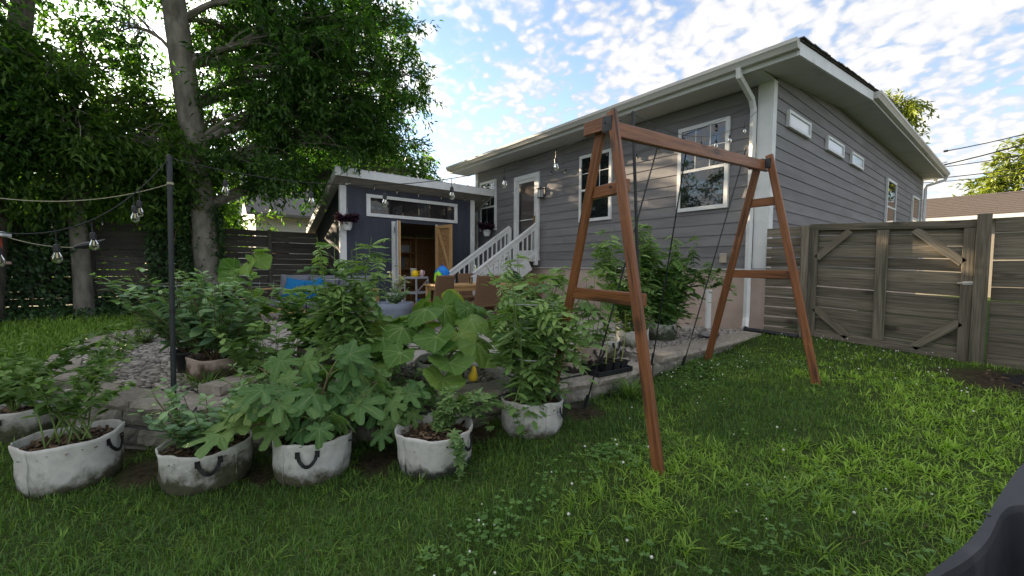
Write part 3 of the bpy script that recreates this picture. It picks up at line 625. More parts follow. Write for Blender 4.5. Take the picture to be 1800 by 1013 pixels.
# stairs
st = thing('stairs', 'white wooden back stairs with balustrade leading up to the back door', 'stairs', (-8.4, 6.4, PATIO_Z))
def spart(o): o.parent = st; o.matrix_parent_inverse = Matrix.Translation((8.4, -6.4, -PATIO_Z)); return o
NST = 7; rise = (1.33-PATIO_Z)/NST; tread = .268; yl = HY-.14
spart(box('landing', (-8.98, yl-.32, 1.29), (-7.83, yl, 1.33), GUTTER))
for k in range(NST-1):
    z = 1.33-(k+1)*rise; y1 = yl-.32-k*tread
    spart(box('tread', (-8.93, y1-tread-.02, z-.035), (-7.87, y1, z), GUTTER)); spart(box('riser', (-8.91, y1-.02, z), (-7.89, y1, z+rise-.037), WHITE))
for x in (-8.95, -7.85):
    ya, za, yb, zb = yl-.05, 1.36, yl-.32-(NST-1)*tread, PATIO_Z+.12
    spart(beam('stringer', (x, ya-.2, za-.16), (x, yb, zb), .04, .26, WHITE))
    spart(beam('handrail', (x, ya, 2.25), (x, yb-.02, 2.25-(ya-yb)*.667), .09, .04, WHITE)); spart(beam('handrail', (x, ya, 2.165), (x, yb, 2.165-(ya-yb)*.667), .035, .09, WHITE)); spart(beam('bottom_rail', (x, ya, 1.52), (x, yb, 1.52-(ya-yb)*.667), .035, .07, WHITE))
    spart(box('newel_post', (x-.045, ya-.05, 1.2), (x+.045, ya+.04, 2.22), WHITE)); spart(box('newel_post', (x-.045, yb-.04, PATIO_Z), (x+.045, yb+.05, 2.20-(ya-yb)*.667), WHITE))
    nb = 13
    for k in range(1, nb):
        y = ya+(yb-ya)*k/nb; dz = (ya-y)*.667; spart(box('baluster', (x-.016, y-.016, 1.54-dz), (x+.016, y+.016, 2.14-dz), WHITE, bevel=.002))

# ------------------------------------------------------------------ shed
SX, SY0, SY1, SD = -10.2, 2.92, 6.67, 2.35; SZ0, SZF, SZB = PATIO_Z, 3.05, 2.08
shed = thing('shed', 'navy garden shed with white trim, slanted roof and open double doors', 'shed', (SX, (SY0+SY1)/2, SZ0))
def sh(o, par=None):
    if par is None: o.parent = shed; o.matrix_parent_inverse = Matrix.Translation((-SX, -(SY0+SY1)/2, -SZ0))
    else: o.parent = par
    return o
DO0, DO1, DZ = 4.30, 5.42, 2.27
fm = MB(); fm.box((SX-.06, SY0, SZ0), (SX, DO0, SZF)); fm.box((SX-.06, DO1, SZ0), (SX, SY1, SZF)); fm.box((SX-.06, DO0, DZ), (SX, DO1, 2.39)); fm.box((SX-.06, DO0, 2.88), (SX, DO1, SZF))
# transom opening between 3.53 and 6.10
fm = MB()
for a, b, c, d in ((SY0, DO0, SZ0, 2.39), (DO1, SY1, SZ0, 2.39), (DO0, DO1, DZ, 2.39), (SY0, 3.55, 2.39, SZF), (6.07, SY1, 2.39, SZF), (3.55, 6.07, 2.88, SZF)): fm.box((SX-.06, a, c), (SX, b, d))
sh(fm.build('front_wall', NAVY))
def sidewall(y0, y1, mat, name):
    mb = MB(); mb.v = [(SX-.061, y0, SZ0), (SX-SD, y0, SZ0), (SX-SD, y0, SZB), (SX-.061, y0, SZF-.02), (SX-.061, y1, SZ0), (SX-SD, y1, SZ0), (SX-SD, y1, SZB), (SX-.061, y1, SZF-.02)]
    mb.f = [(0, 1, 2, 3), (7, 6, 5, 4), (0, 4, 5, 1), (1, 5, 6, 2), (2, 6, 7, 3), (3, 7, 4, 0)]; return sh(mb.build(name, mat))
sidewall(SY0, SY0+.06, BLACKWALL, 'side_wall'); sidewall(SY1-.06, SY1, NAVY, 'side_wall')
sh(box('back_wall', (SX-SD, SY0+.061, SZ0), (SX-SD+.06, SY1-.061, SZB-.02), OSB)); sh(box('floor', (SX-SD+.06, SY0+.06, SZ0-.02), (SX-.061, SY1-.06, SZ0+.04), OSB))
sh(box('lining', (SX-SD+.08, SY0+.062, SZ0), (SX-.07, SY0+.075, 2.0), OSB)); sh(box('lining', (SX-SD+.08, SY1-.075, SZ0), (SX-.07, SY1-.062, 2.0), OSB))
for y0, y1 in ((SY0-.012, SY0+.13), (SY1-.13, SY1+.012)): sh(box('corner_trim', (SX+.001, y0, SZ0), (SX+.03, y1, SZF+.02), WHITE))
sh(box('corner_trim', (SX-SD-.01, SY0-.022, SZ0), (SX-SD+.07, SY0-.001, SZB-.03), GUTTER)); sh(box('corner_trim', (SX-.06, SY0-.02, SZ0), (SX+.028, SY0-.0125, SZF), WHITE))
def sroof(name, x0, x1, y0, y1, dz, th, mat, par=None):
    zf = lambda x: SZF+(x-SX)*(SZF-SZB)/SD+dz
    mb = MB(); mb.v = [(x0, y0, zf(x0)), (x1, y0, zf(x1)), (x1, y1, zf(x1)), (x0, y1, zf(x0))]; mb.v += [(a, b, c+th) for a, b, c in mb.v]
    mb.f = [(3, 2, 1, 0), (4, 5, 6, 7), (0, 1, 5, 4), (1, 2, 6, 5), (2, 3, 7, 6), (3, 0, 4, 7)]; return sh(mb.build(name, mat), par)
FX = SX+.36
sroof('roof_deck', SX-SD-.15, FX, SY0-.18, SY1+.42, .02, .03, mk('shed_soffit', (.30, .285, .26), (.36, .34, .31)))
sr = sroof('roof_metal', SX-SD-.2, FX+.02, SY0-.2, SY1+.44, .172, .012, mk('metal_roof', (.5, .5, .5), (.58, .58, .57), 3, (1, 1, 1), .4, .02, metal=.3))
for k in range(11):
    y = SY0-.18+k*.435; sroof('roof_rib', SX-SD-.2, FX+.021, y, y+.03, .185, .02, GUTTER)
zF = SZF+(FX-SX)*(SZF-SZB)/SD
sh(box('fascia', (FX+.001, SY0-.2, zF-.01), (FX+.028, SY1+.44, zF+.175), WHITE))
sroof('barge_board', SX-SD-.18, FX, SY0-.205, SY0-.18, -.01, .18, OFFWHITE); sroof('barge_board', SX-SD-.18, FX, SY1+.42, SY1+.445, -.01, .18, OFFWHITE)
# transom window
mb = MB(); mb.box((SX+.001, 3.53, 2.37), (SX+.035, 6.10, 2.45)); mb.box((SX+.001, 3.53, 2.83), (SX+.035, 6.10, 2.91)); mb.box((SX+.001, 3.53, 2.45), (SX+.034, 3.63, 2.83)); mb.box((SX+.001, 6.0, 2.45), (SX+.034, 6.10, 2.83))
tw = sh(mb.build('window', WHITE, bevel=.003)); sh(box('pane', (SX-.03, 3.6, 2.43), (SX-.02, 6.03, 2.85), glassmat('transom_glass', (.02, .018, .018), .02, 1.6)), tw)
# door frame and leaves
sh(box('door_trim', (SX+.001, DO0-.13, SZ0), (SX+.03, DO0, DZ+.02), WHITE)); sh(box('door_trim', (SX+.001, DO1, SZ0), (SX+.03, DO1+.05, DZ+.02), WHITE))
sh(box('hinge', (SX+.03, DO0-.07, 2.0), (SX+.045, DO0-.02, 2.14), BLACKMETAL))
def leaf_door(hy, ang, wdt):
    d = Vector((math.sin(ang), math.cos(ang), 0)); a = Vector((SX+.04, hy, 0)); b = a+d*wdt; nn = Vector((d.y, -d.x, 0))
    root = beam('door', (*a.xy, (SZ0+DZ)/2+.02), (*b.xy, (SZ0+DZ)/2+.02), .02, DZ-SZ0-.06, OSB); sh(root)
    return root, a, b, nn
for hy, ang, wdt, sgn in ((DO0-.02, R(107), .56, -1), (DO1+.01, R(76), .62, 1)):
    root, a, b, nn = leaf_door(hy, ang, wdt); inv = root.matrix_basis.inverted(); zl, zh = SZ0+.06, DZ-.01
    def dp(name, p, q_, w2, h2, m_, off):
        o = beam(name, Vector(p)+nn*off, Vector(q_)+nn*off, w2, h2, m_, upv=(b-a)); o.parent = root; o.matrix_parent_inverse = inv; return o
    s_ = -1*sgn if False else sgn
    inner = nn*1 if sgn > 0 else nn*-1
    off = .03*(1 if sgn > 0 else -1)
    d1 = (b-a).normalized()
    for pp in (a+d1*.04, b-d1*.045): dp('stile', (*pp.xy, zl), (*pp.xy, zh), .038, .085, PINE, off)
    for zz in (zl+.045, (zl+zh)/2-.2, zh-.045):
        o = beam('cross_rail', (*(a+d1*.083+nn*off).xy, zz), (*(b-d1*.088+nn*off).xy, zz), .036, .085, PINE); o.parent = root; o.matrix_parent_inverse = inv
    o = beam('brace', (*(a+d1*.09+nn*off).xy, zh-.1), (*(b-d1*.09+nn*off).xy, (zl+zh)/2-.12), .03, .07, PINE); o.parent = root; o.matrix_parent_inverse = inv
    o = beam('outer_skin', (*(a-nn*off*.7).xy, (zl+zh)/2), (*(b-nn*off*.7).xy, (zl+zh)/2), .018, zh-zl, NAVY if sgn > 0 else WHITE); o.parent = root; o.matrix_parent_inverse = inv
# shelf unit and stored goods inside
shelf = thing('shelf_unit', 'wooden shelf unit with stored boxes inside the open shed', 'shelf', (SX-SD+.35, 4.9, SZ0+.04))
for z in (.45, .95, 1.45, 1.9): box('shelf_board', (-.22, -.8, z), (.22, .8, z+.03), OSB, shelf)
for y in (-.8, 0, .8):
    for x in (-.2, .2): box('upright', (x-.02, y-.02, 0), (x+.02, y+.02, 2.0), PINE, shelf)
for i, (y, z, a, b, c, col, lab) in enumerate(((-.5, .48, .3, .35, .3, (.5, .5, .48), 'pale storage box on the lower shed shelf'), (.3, .98, .3, .28, .34, (.10, .13, .16), 'dark crate on the middle shed shelf'), (-.45, .98, .25, .3, .25, (.3, .2, .12), 'brown carton on the middle shed shelf'), (.4, 1.48, .28, .4, .2, (.35, .36, .38), 'flat grey box on the top shed shelf'))):
    bxo = thing('storage_box', lab, 'box', (SX-SD+.37, 4.9+y, SZ0+.04+z)); m_ = mk('carton', col, tuple(x*1.15 for x in col)); box('body', (-a/2, -b/2, .001), (a/2, b/2, c), m_, bxo, .008); box('lid', (-a/2-.008, -b/2-.008, c), (a/2+.008, b/2+.008, c+.025), m_, bxo, .005)

# ------------------------------------------------------------------ fences and gate
def fence_run(label, axis, fixed, a0, a1, zlo, zhi, mat, nb, posts, side=1, gap=.012, cap=False, group=None):
    """boards along one axis at the fixed other coordinate; posts in front"""
    root = thing('fence', label, 'fence', ((a0+a1)/2, fixed, zlo) if axis == 'x' else (fixed, (a0+a1)/2, zlo))
    inv = Matrix.Translation(-root.location)
    def fit(o): o.parent = root; o.matrix_parent_inverse = inv
    ps = sorted(set([a0, *posts, a1])); hgt = (zhi-zlo)/nb
    for s, e in zip(ps[:-1], ps[1:]):
        for k in range(nb):
            z = zlo+(k+.5)*hgt; j = random.uniform(-.005, .005); j2 = random.uniform(-.006, .006); dd = random.uniform(-.004, .004)
            p, q_ = ((s+.003, fixed+dd, z+j), (e-.003, fixed+dd, z+j2)) if axis == 'x' else ((fixed+dd, s+.003, z+j), (fixed+dd, e-.003, z+j2))
            fit(beam('board', p, q_, .022, hgt-gap-random.uniform(0, .006), mat))
    for x in posts:
        c = (x, fixed-side*.06) if axis == 'x' else (fixed-side*.06, x)
        fit(beam('post', (*c, zlo-.1), (*c, zhi+.02), .09, .09, mat, upv=(1, 0, 0)))
    return root
fence_run('short weathered fence panel between the house downspout and the gate post', 'x', 7.06, -2.56, -2.05, .12, 1.77, FENCE, 11, (), gap=.016)
fence_run('dark weathered slat fence to the right of the gate', 'x', 6.98, -.27, 4.5, .06, 1.71, FENCE, 11, (2.1, 4.3), gap=.002)
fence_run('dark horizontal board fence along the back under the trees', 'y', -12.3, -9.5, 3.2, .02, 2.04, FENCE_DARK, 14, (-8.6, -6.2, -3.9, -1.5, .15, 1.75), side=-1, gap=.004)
for x, y0, lab in ((-2.03, 7.0, 'grey gate post next to the house side of the gate'), (-.343, 6.93, 'thick weathered post at the latch side of the gate')):
    g_ = thing('fence_post', lab, 'post', (x, y0, .05)); hw = .055 if x > -1 else .05
    beam('shaft', (0, 0, -.3), (0, 0, 1.72), 2*hw, 2*hw, FENCE, g_, (1, .02, 0), .006)
    beam('skirt', (0, 0, -.3), (0, 0, .05), 2*hw+.012, 2*hw+.012, FENCE, g_, (1, 0, 0), .004)
gate = thing('gate', 'wide weathered wooden gate with slats, corner braces and a centre stile', 'gate', (-1.18, 7.0, .12))
def gp(name, x0, z0, x1, z1, wd, off=-.045, th=.036, mat=FENCE):
    o = beam(name, (x0+1.18, off, z0-.12), (x1+1.18, off, z1-.12), th, wd, mat, gate, upv=(0, 0, 1) if abs(x1-x0) > abs(z1-z0)*.01 else (1, 0, 0)); return o
GL, GR = -1.965, -.40
zt = lambda x: 1.77+(x-GL)*(1.70-1.77)/(GR-GL); zb = lambda x: .20+(x-GL)*(.115-.20)/(GR-GL)
for k in range(11):
    f0 = (k+.5)/11; gp('slat', GL+.01, zb(GL)+(zt(GL)-zb(GL))*f0+random.uniform(-.006, .006), GR-.01, zb(GR)+(zt(GR)-zb(GR))*f0+random.uniform(-.008, .008), .138+random.uniform(-.004, .004), 0, .02)
gp('top_rail', GL, zt(GL)-.035, GR, zt(GR)-.035, .09); gp('bottom_rail', GL+.09, zb(GL)+.04, GR-.095, zb(GR)+.04, .085)
gp('stile', GL+.05, zb(GL), GL+.05, zt(GL)-.08, .09); gp('stile', GR-.05, zb(GR)-.02, GR-.05, zt(GR)-.08, .095); gp('stile', -1.19, zb(-1.19)+.085, -1.19, zt(-1.19)-.085, .115)
gp('brace', -1.88, 1.30, -1.52, 1.66, .085); gp('brace', -.90, 1.635, -.485, 1.23, .09); gp('brace', -1.88, .60, -1.50, .24, .085); gp('brace', -.86, .20, -.485, .55, .09)
box('latch', (.70, -.075, .86), (.80, -.063, .90), GUTTER, gate); box('latch_bolt', (.66, -.085, .875), (.86, -.077, .888), GUTTER, gate)

# ------------------------------------------------------------------ swing frame
swing = thing('swing_frame', 'reddish stained wooden A-frame swing stand on the lawn', 'swing frame', (-1.9, 3.6, 0))
inv = Matrix.Translation((1.9, -3.6, 0))
def sp(name, a, b, wd, h, upv=(0, 1, 0), ext=0): o = beam(name, a, b, wd, h, CEDAR, swing, upv, .006, ext); o.matrix_parent_inverse = inv; return o
nt_, ft_ = Vector((-1.875, 2.36, 2.15)), Vector((-1.80, 4.86, 2.265))
def frame(top, fr, fl, zc):
    sp('leg', top+Vector((.045, -.045, .07)), fr, .070, .038); sp('leg', top+Vector((-.085, .0, -.03)), fl, .074, .038)
    for z, e in zc:
        tr_ = (top.z-z)/(top.z-fr[2]); pr = top.lerp(Vector(fr), tr_); pl = top.lerp(Vector(fl), tr_)
        sp('crossbar', Vector((pl.x-e, pl.y+.02, z)), Vector((pr.x+.06, pr.y+.02, z)), .04, .088, (0, 0, 1))
frame(nt_, (-1.285, 2.13, -.10), (-2.66, 2.56, -.16), ((1.70, .05), (.945, .06))); frame(ft_, (-1.22, 4.72, -.02), (-2.40, 4.92, -.02), ((1.86, .05), (1.09, .06)))
sp('top_beam', nt_+Vector((0, -.0, -.03)), ft_+Vector((0, .04, -.03)), .045, .105, (0, 0, 1))
for tp_, zz in ((nt_, -.02), (ft_, -.02)):
    o = box('bracket', (-.03, -.004, -.05), (.05, .004, .05), BLACKMETAL, swing, .001); o.location = (tp_.x+1.9+.03, tp_.y-.072-3.6, tp_.z+zz)
sp('end_block', nt_+Vector((-.20, -.035, .0)), nt_+Vector((-.005, -.035, .0)), .045, .10, (0, 0, 1)); sp('end_block', ft_+Vector((-.16, -.035, .0)), ft_+Vector((-.005, -.035, .0)), .045, .09, (0, 0, 1))
for k in range(3): 
    o = MB().tube([(0, 0, 0), (0, -.012, 0)], .009, 8).build('bolt', BLACKMETAL, swing); o.location = (nt_.x+1.9+.03+.03*k, nt_.y-.095-3.6, nt_.z-.02-.22*k)
# three thin black rods leaning on the beam
for a, b, lab in (((-2.47, 2.80, -.14), (-1.93, 3.07, 2.22), 'thin black rod leaning on the beam from the bare soil patch'), ((-2.58, 4.04, .09), (-1.92, 3.46, 2.17), 'thin black rod standing on the wall cap and leaning on the beam'), ((-2.46, 4.46, .0), (-1.92, 4.66, 2.42), 'thin black rod leaning on the beam near the far frame')):
    t_ = thing('garden_rod', lab, 'rod', a); A_, B_ = Vector(a), Vector(b); MB().tube([(0, 0, -.05), B_-A_], [.0075, .006], 6).build('shaft', BLACKMETAL, t_); MB().tube([(0, 0, 0), (B_-A_)*.06], [.012, .010], 6).build('grip', BLACKPL, t_)
# ------------------------------------------------------------------ grow bags and pots
toC = lambda x, y: math.atan2(-y, -x)
def chips(n, r_, z, parent, name='mulch'):
    a = rng.random(n)*6.28; q_ = np.sqrt(rng.random(n))*r_*.96
    P = np.stack([q_*np.cos(a), q_*np.sin(a), np.full(n, z)+rng.random(n)*.018], 1); b = rng.random(n)*6.28
    T = (np.array([(-.25, 0, 0), (.25, 0, 0), (.2, 1, 0), (-.2, 1, 0), (0, .5, .12)], float), np.array([(0, 1, 4), (1, 2, 4), (2, 3, 4), (3, 0, 4)]))
    V, F, t = scatter(T, P, np.stack([np.cos(b), np.sin(b), rng.normal(0, .35, n)], 1), np.stack([rng.normal(0, .4, n), rng.normal(0, .4, n), np.ones(n)], 1), rng.uniform(.015, .045, n))
    tag(link(name, np_mesh(name, V, F, tint=t), CHIP, parent), kind='stuff')
CHIP = leafmat('bark_chip', (.035, .022, .013), (.24, .165, .105), 0, .9, spec=.1)
def bag(label, x, y, z, r_, h, mat, oval=1.0, rot=0, handles=(), tilt=(0, 0), soil=.05, flare=1.0, nchips=260, cat='grow bag', name='grow_bag', strap=True):
    t = thing(name, label, cat, (x, y, z), rot); t.rotation_euler = (tilt[0], tilt[1], rot); t.scale = (1, oval, 1)
    pr = [(r_*.80, .0), (r_*.93, .012), (r_*.985, h*.18), (r_*1.02, h*.42), (r_*1.0, h*.7), (r_*flare, h*.93), (r_*flare*1.012, h), (r_*flare*.985, h+.004), (r_*flare*.965, h-.01), (r_*.965, h*.7), (r_*.95, h*.5)]
    fb = MB().lathe(pr, 72, wob=.010); ph2 = random.random()*6
    for i, v in enumerate(fb.v):
        a = math.atan2(v[1], v[0]); q_ = v[2]/h; wr = 1+.012*math.sin(11*a+ph2+2.5*math.sin(q_*5))*(.4+q_)+.010*math.sin(17*a-ph2*2+q_*7)+.008*math.sin(29*a+q_*13)
        fb.v[i] = (v[0]*wr, v[1]*wr, v[2]+(.010*math.sin(2*a+ph2)+.006*math.sin(5*a+ph2*3))*max(0, q_-.5)*2)
    fb.build('fabric', mat, t, smooth=True)
    sa = toC(x, y)+random.uniform(-.9, .9); MB().tube([(r_*k_*math.cos(sa+.05*z_), r_*k_*math.sin(sa+.05*z_), z_*h) for k_, z_ in ((.985, .1), (1.02, .3), (1.03, .5), (1.02, .7), (flare*1.01, .97))], .0035, 4).build('seam', mat, t)
    sm = MB(); sm.lathe([(r_*.99, h-soil-.02), (r_*.7, h-soil+.006), (r_*.35, h-soil-.004), (.002, h-soil+.01)], 24, wob=.02); sm.build('soil', SOIL, t, smooth=True)
    if nchips: chips(nchips, r_, h-soil+.0, t)
    for a in handles:
        d = Vector((math.cos(a), math.sin(a), 0)); s_ = Vector((-d.y, d.x, 0)); mbh = MB(); m_ = 13
        for i in range(m_):
            q_ = i/(m_-1); xx = (q_-.5)*.115; sag = -.065*math.sin(math.pi*q_)**.8; out = r_*1.03+.004+.016*math.sin(math.pi*q_)
            c = d*out+s_*xx+Vector((0, 0, h*.80+sag+(.02 if i in (0, m_-1) else 0)))
            tn = Vector((0, 0, 1)) if i in (0, m_-1) else (s_*math.sin(math.pi*(q_-.5))*-.9+Vector((0, 0, 1))*(.15+abs(math.cos(math.pi*q_)))*1).normalized()
            side = (Vector((0, 0, 1))*math.sin(math.pi*q_)+s_*math.cos(math.pi*q_)).normalized()*.011
            mbh.v += [tuple(c+side), tuple(c-side), tuple(c+side+d*.003), tuple(c-side+d*.003)]
        for i in range(m_-1):
            b = i*4; mbh.f += [(b, b+4, b+5, b+1), (b+2, b+3, b+7, b+6), (b, b+2, b+6, b+4), (b+1, b+5, b+7, b+3)]
        mbh.build('handle', BLACKPL, t)
        for e in (-1, 1):
            o = box('handle_patch', (-.014, -.0015, -.022), (.014, .0015, .022), BLACKPL, t, 0); p = d*(r_*1.03+.004)+s_*e*.058+Vector((0, 0, h*.83)); o.location = p; o.rotation_euler = (0, 0, a+math.pi/2)
    return t
bag('white oval fabric grow bag at far left front with mulch and canes', -3.97, -.62, -.325, .25, .33, BAG_GREY, 1.0, 0, (toC(-3.97, -.62)+.9, toC(-3.97, -.62)+1.25+2.3), (.02, -.03), .06, 1.05, 500)
bag('pale grow bag half hidden behind the far left front bag', -5.10, -1.12, -.29, .24, .27, BAG_GREEN, 1.0, 0, (toC(-5.1, -1.1)-.5, 2.5), (0, 0), .05, 1, 300)
bag('grow bag with broad green algae stain, second from left in the front row', -3.42, .10, -.315, .255, .285, BAG_GREEN, 1.0, 0, (toC(-3.42, .1)+.02, 2.9), (.03, .02), .05, 1.02, 420)
bag('grow bag holding the fig, third from left in the front row', -3.06, .67, -.30, .245, .30, BAG_GREY, 1.0, 0, (toC(-3.06, .67)-.15, 3.0), (-.02, .02), .05, 1.03, 200)
bag('white grow bag with trailing melon vine and blackened damp base', -2.56, 1.36, -.27, .25, .30, BAG_DARK, 1.0, 0, (toC(-2.5, 1.3)+.95, 2.0), (.03, -.02), .06, 1.06, 320)
bag('white grow bag beside the swing leg with a caged tomato plant', -2.50, 2.20, -.215, .245, .315, BAG_GREY, 1.0, 0, (toC(-2.5, 2.2)+1.2, 3.3), (0, .03), .06, 1.0, 240)
bag('white grow bag up on the pebble bed with the tall staked tomato', -3.75, 1.12, PATIO_Z+.02, .23, .235, BAG_GREY, 1.0, 0, (toC(-3.75, 1.12)-.8, 2.0), soil=.05, nchips=120)
bag('low beige grow bag among the pebbles behind the fig leaves', -4.78, .22, PATIO_Z+.02, .23, .22, BAG_TAN, 1.0, 0, (), soil=.04, nchips=60)
bag('tan grow bag hidden under the pepper plant', -4.75, 1.10, PATIO_Z+.02, .19, .22, BAG_TAN, nchips=60)
bag('beige grow bag half hidden behind the caged tomato', -3.30, 2.95, PATIO_Z+.01, .20, .24, BAG_TAN, handles=(toC(-3.3, 2.95)+.5,), nchips=60)
bag('pale grow bag under the squash leaves', -3.42, 1.86, PATIO_Z+.01, .22, .22, BAG_GREY, nchips=60)
bag('small tan bag with dark wet lower half beside the wall cap', -2.90, 3.08, PATIO_Z+.01, .105, .225, BAG_WET, nchips=40)
bag('larger tan bag with dark wet lower half behind the seedling tray', -2.98, 3.50, PATIO_Z+.01, .165, .235, BAG_WET, handles=(toC(-2.98, 3.5)+.5,), nchips=60)
bag('white grow bag behind the seedling tray with black handles', -3.22, 3.98, PATIO_Z+.01, .20, .22, BAG_GREY, handles=(toC(-3.2, 4)+.9,), nchips=60)
bag('tilted green stained grow bag left of the big tomato bush', -3.16, 4.50, UP_Z, .20, .24, BAG_HALF, handles=(), nchips=60, tilt=(.05, .04))
bag('dark moss covered grow bag under the big tomato bush', -3.22, 5.22, UP_Z, .215, .25, BAG_MOSS, handles=(toC(-3.2, 5.2)+1.1,), nchips=60)
pt = thing('flower_pot', 'round black plastic pot on the pebbles behind the black pole', 'pot', (-5.15, .04, PATIO_Z+.02))
MB().lathe([(.11, 0), (.15, .2), (.165, .2), (.165, .23), (.145, .23), (.14, .2)], 24).build('wall', BLACKPL, pt, smooth=True); MB().lathe([(.145, .19), (.002, .2)], 24).build('soil', SOIL, pt)
MB().lathe([(.165, .215), (.171, .22), (.171, .235), (.16, .236)], 24).build('rim', BLACKPL, pt)

# ------------------------------------------------------------------ plants
def curve3(a, b, bend, n=6):
    a, b, bend = Vector(a), Vector(b), Vector(bend); return [a.lerp(b, i/(n-1))+bend*(4*(i/(n-1))*(1-i/(n-1))) for i in range(n)]
def plant(name, label, cat, loc, stems, T, mat, nleaf, size, rad=.006, stemmat=STEM, upright=.2, spread=1, first=.15, tip_light=True, droop=.2, extra=()):
    """stems: polylines in local coordinates; leaves along each stem"""
    t = thing(name, label, cat, loc); parts = []
    mb = MB()
    for S in stems:
        S = [Vector(p) for p in S]; m_ = len(S); mb.tube(S, [rad*(1-.7*i/(m_-1)) for i in range(m_)], 5)
    mb.build('stems', stemmat, t)
    for S in stems:
        S = np.array([tuple(p) for p in S]); seg = np.linalg.norm(np.diff(S, axis=0), axis=1); cl = np.concatenate([[0], np.cumsum(seg)]); k = max(2, int(nleaf*cl[-1]))
        u_ = cl[-1]*(first+(1-first)*rng.random(k)); P = np.stack([np.interp(u_, cl, S[:, i]) for i in range(3)], 1)
        a = rng.random(k)*6.28; D = np.stack([np.cos(a)*spread, np.sin(a)*spread, rng.normal(upright, .3, k)], 1)
        D /= np.linalg.norm(D, axis=1, keepdims=True)
        Nn = np.stack([-D[:, 0]*.3+rng.normal(0, .3, k), -D[:, 1]*.3+rng.normal(0, .3, k), np.ones(k)], 1)
        q_ = u_/cl[-1]; sz = rng.uniform(size[0], size[1], k)*(1.05-.45*q_**3)
        Ti = T if isinstance(T, list) else [T]; pick = rng.integers(0, len(Ti), k)
        tn = np.clip(rng.normal(.40, .2, k)+(.35*(q_ > .85) if tip_light else 0), 0, 1)
        for j, tt in enumerate(Ti):
            mk_ = pick == j
            if mk_.any(): parts.append(scatter(tt, P[mk_], D[mk_], Nn[mk_], sz[mk_], tn[mk_]))
    V, F, tt = merge(parts); tag(link('leaves', np_mesh('leaves', V, F, tint=tt), mat, t), kind='stuff')
    return t
def bush(n, h, r_, lean=(0, 0), jit=.25, z0=0):
    out = []
    for i in range(n):
        a = random.random()*6.28; q_ = r_*(.25+.75*random.random()); hh = h*(.6+.4*random.random())
        out.append(curve3((math.cos(a)*.03, math.sin(a)*.03, z0), (math.cos(a)*q_+lean[0]*hh, math.sin(a)*q_+lean[1]*hh, z0+hh), (math.cos(a)*jit*r_*.4, math.sin(a)*jit*r_*.4, hh*.08), 7))
    return out
TOM = [T_TOM, T_TOM2]
# staked tomato on the pebble bed
plant('tomato_plant', 'tall staked tomato plant rising in front of the sofa and shed', 'plant', (-3.75, 1.12, PATIO_Z+.2), bush(10, 1.18, .34)+[curve3((0, 0, .3), (-.1, .34, .98), (0, .1, .1)), curve3((0, 0, .3), (.05, -.28, .85), (0, -.1, .05))], TOM, LEAF_TOM, 16, (.20, .34), .008)
plant('tomato_plant', 'caged tomato plant in the white bag beside the swing leg', 'plant', (-2.50, 2.20, .04), bush(13, 1.08, .46)+[curve3((0, 0, .35), (-.25, .45, 1.05), (0, .05, .12)), curve3((0, 0, .3), (.22, .38, .95), (0, .1, .05)), curve3((0, 0, .4), (-.30, -.25, 1.12), (0, 0, .05)), curve3((0, 0, .3), (-.05, .55, .85), (0, 0, .1))], TOM, LEAF_TOM, 13, (.19, .33), .008)
plant('tomato_plant', 'bushy tomato plant behind the squash leaves near the table', 'plant', (-3.32, 2.9, PATIO_Z+.2), bush(13, 1.12, .5), TOM, LEAF_TOM, 18, (.18, .29), .008)
plant('tomato_plant', 'slim tomato plant framed by the near A-frame', 'plant', (-2.98, 3.5, PATIO_Z+.2), bush(4, .95, .2), TOM, LEAF_TOM, 16, (.16, .26), .006)
plant('tomato_plant', 'huge dark tomato bush against the house wall', 'plant', (-3.22, 5.22, UP_Z+.2), bush(24, 1.45, .62, (-.02, .05))+[curve3((0, 0, .4), (.55, .75, .75), (.1, .1, .22)), curve3((0, 0, .4), (.50, .85, .35), (.2, .2, .32)), curve3((0, 0, .5), (-.35, -.2, 1.55), (0, 0, .1))], TOM, LEAF_TOM_DK, 19, (.18, .32), .008)
plant('tomato_plant', 'tall pale topped tomato bush left of the dark one', 'plant', (-3.25, 4.54, UP_Z+.2), bush(15, 1.45, .45, (-.1, 0)), TOM, LEAF_TOM, 18, (.18, .29), .008)
plant('pepper_plant', 'dark leafy pepper plant with large oval leaves on the pebble bed', 'plant', (-4.75, 1.10, PATIO_Z+.2), bush(22, .68, .5), T_OVAL, LEAF_TOM_DK, 46, (.10, .17), .007)
# blueberry bushes: upright grey green with bright tips
plant('blueberry_bush', 'blueberry bush with rounded blue green leaves behind the black pole', 'plant', (-4.78, .22, PATIO_Z+.2), bush(26, .86, .62, (.1, -.1)), T_OVAL, LEAF_BLUEB, 36, (.095, .15), .006, STEMDK, .3)
plant('blueberry_bush', 'spreading blueberry bush in the black pot at the left of the pole', 'plant', (-5.15, .04, PATIO_Z+.2), bush(20, .86, .58, (.1, -.25)), T_OVAL, LEAF_BLUEB, 32, (.09, .145), .005, STEMDK, .3)
plant('blueberry_bush', 'low blueberry in the algae stained front bag', 'plant', (-3.42, .10, -.08), bush(24, .42, .46, (-.1, -.05)), T_OVAL, LEAF_BLUEB, 40, (.07, .115), .005, STEMDK, .25)
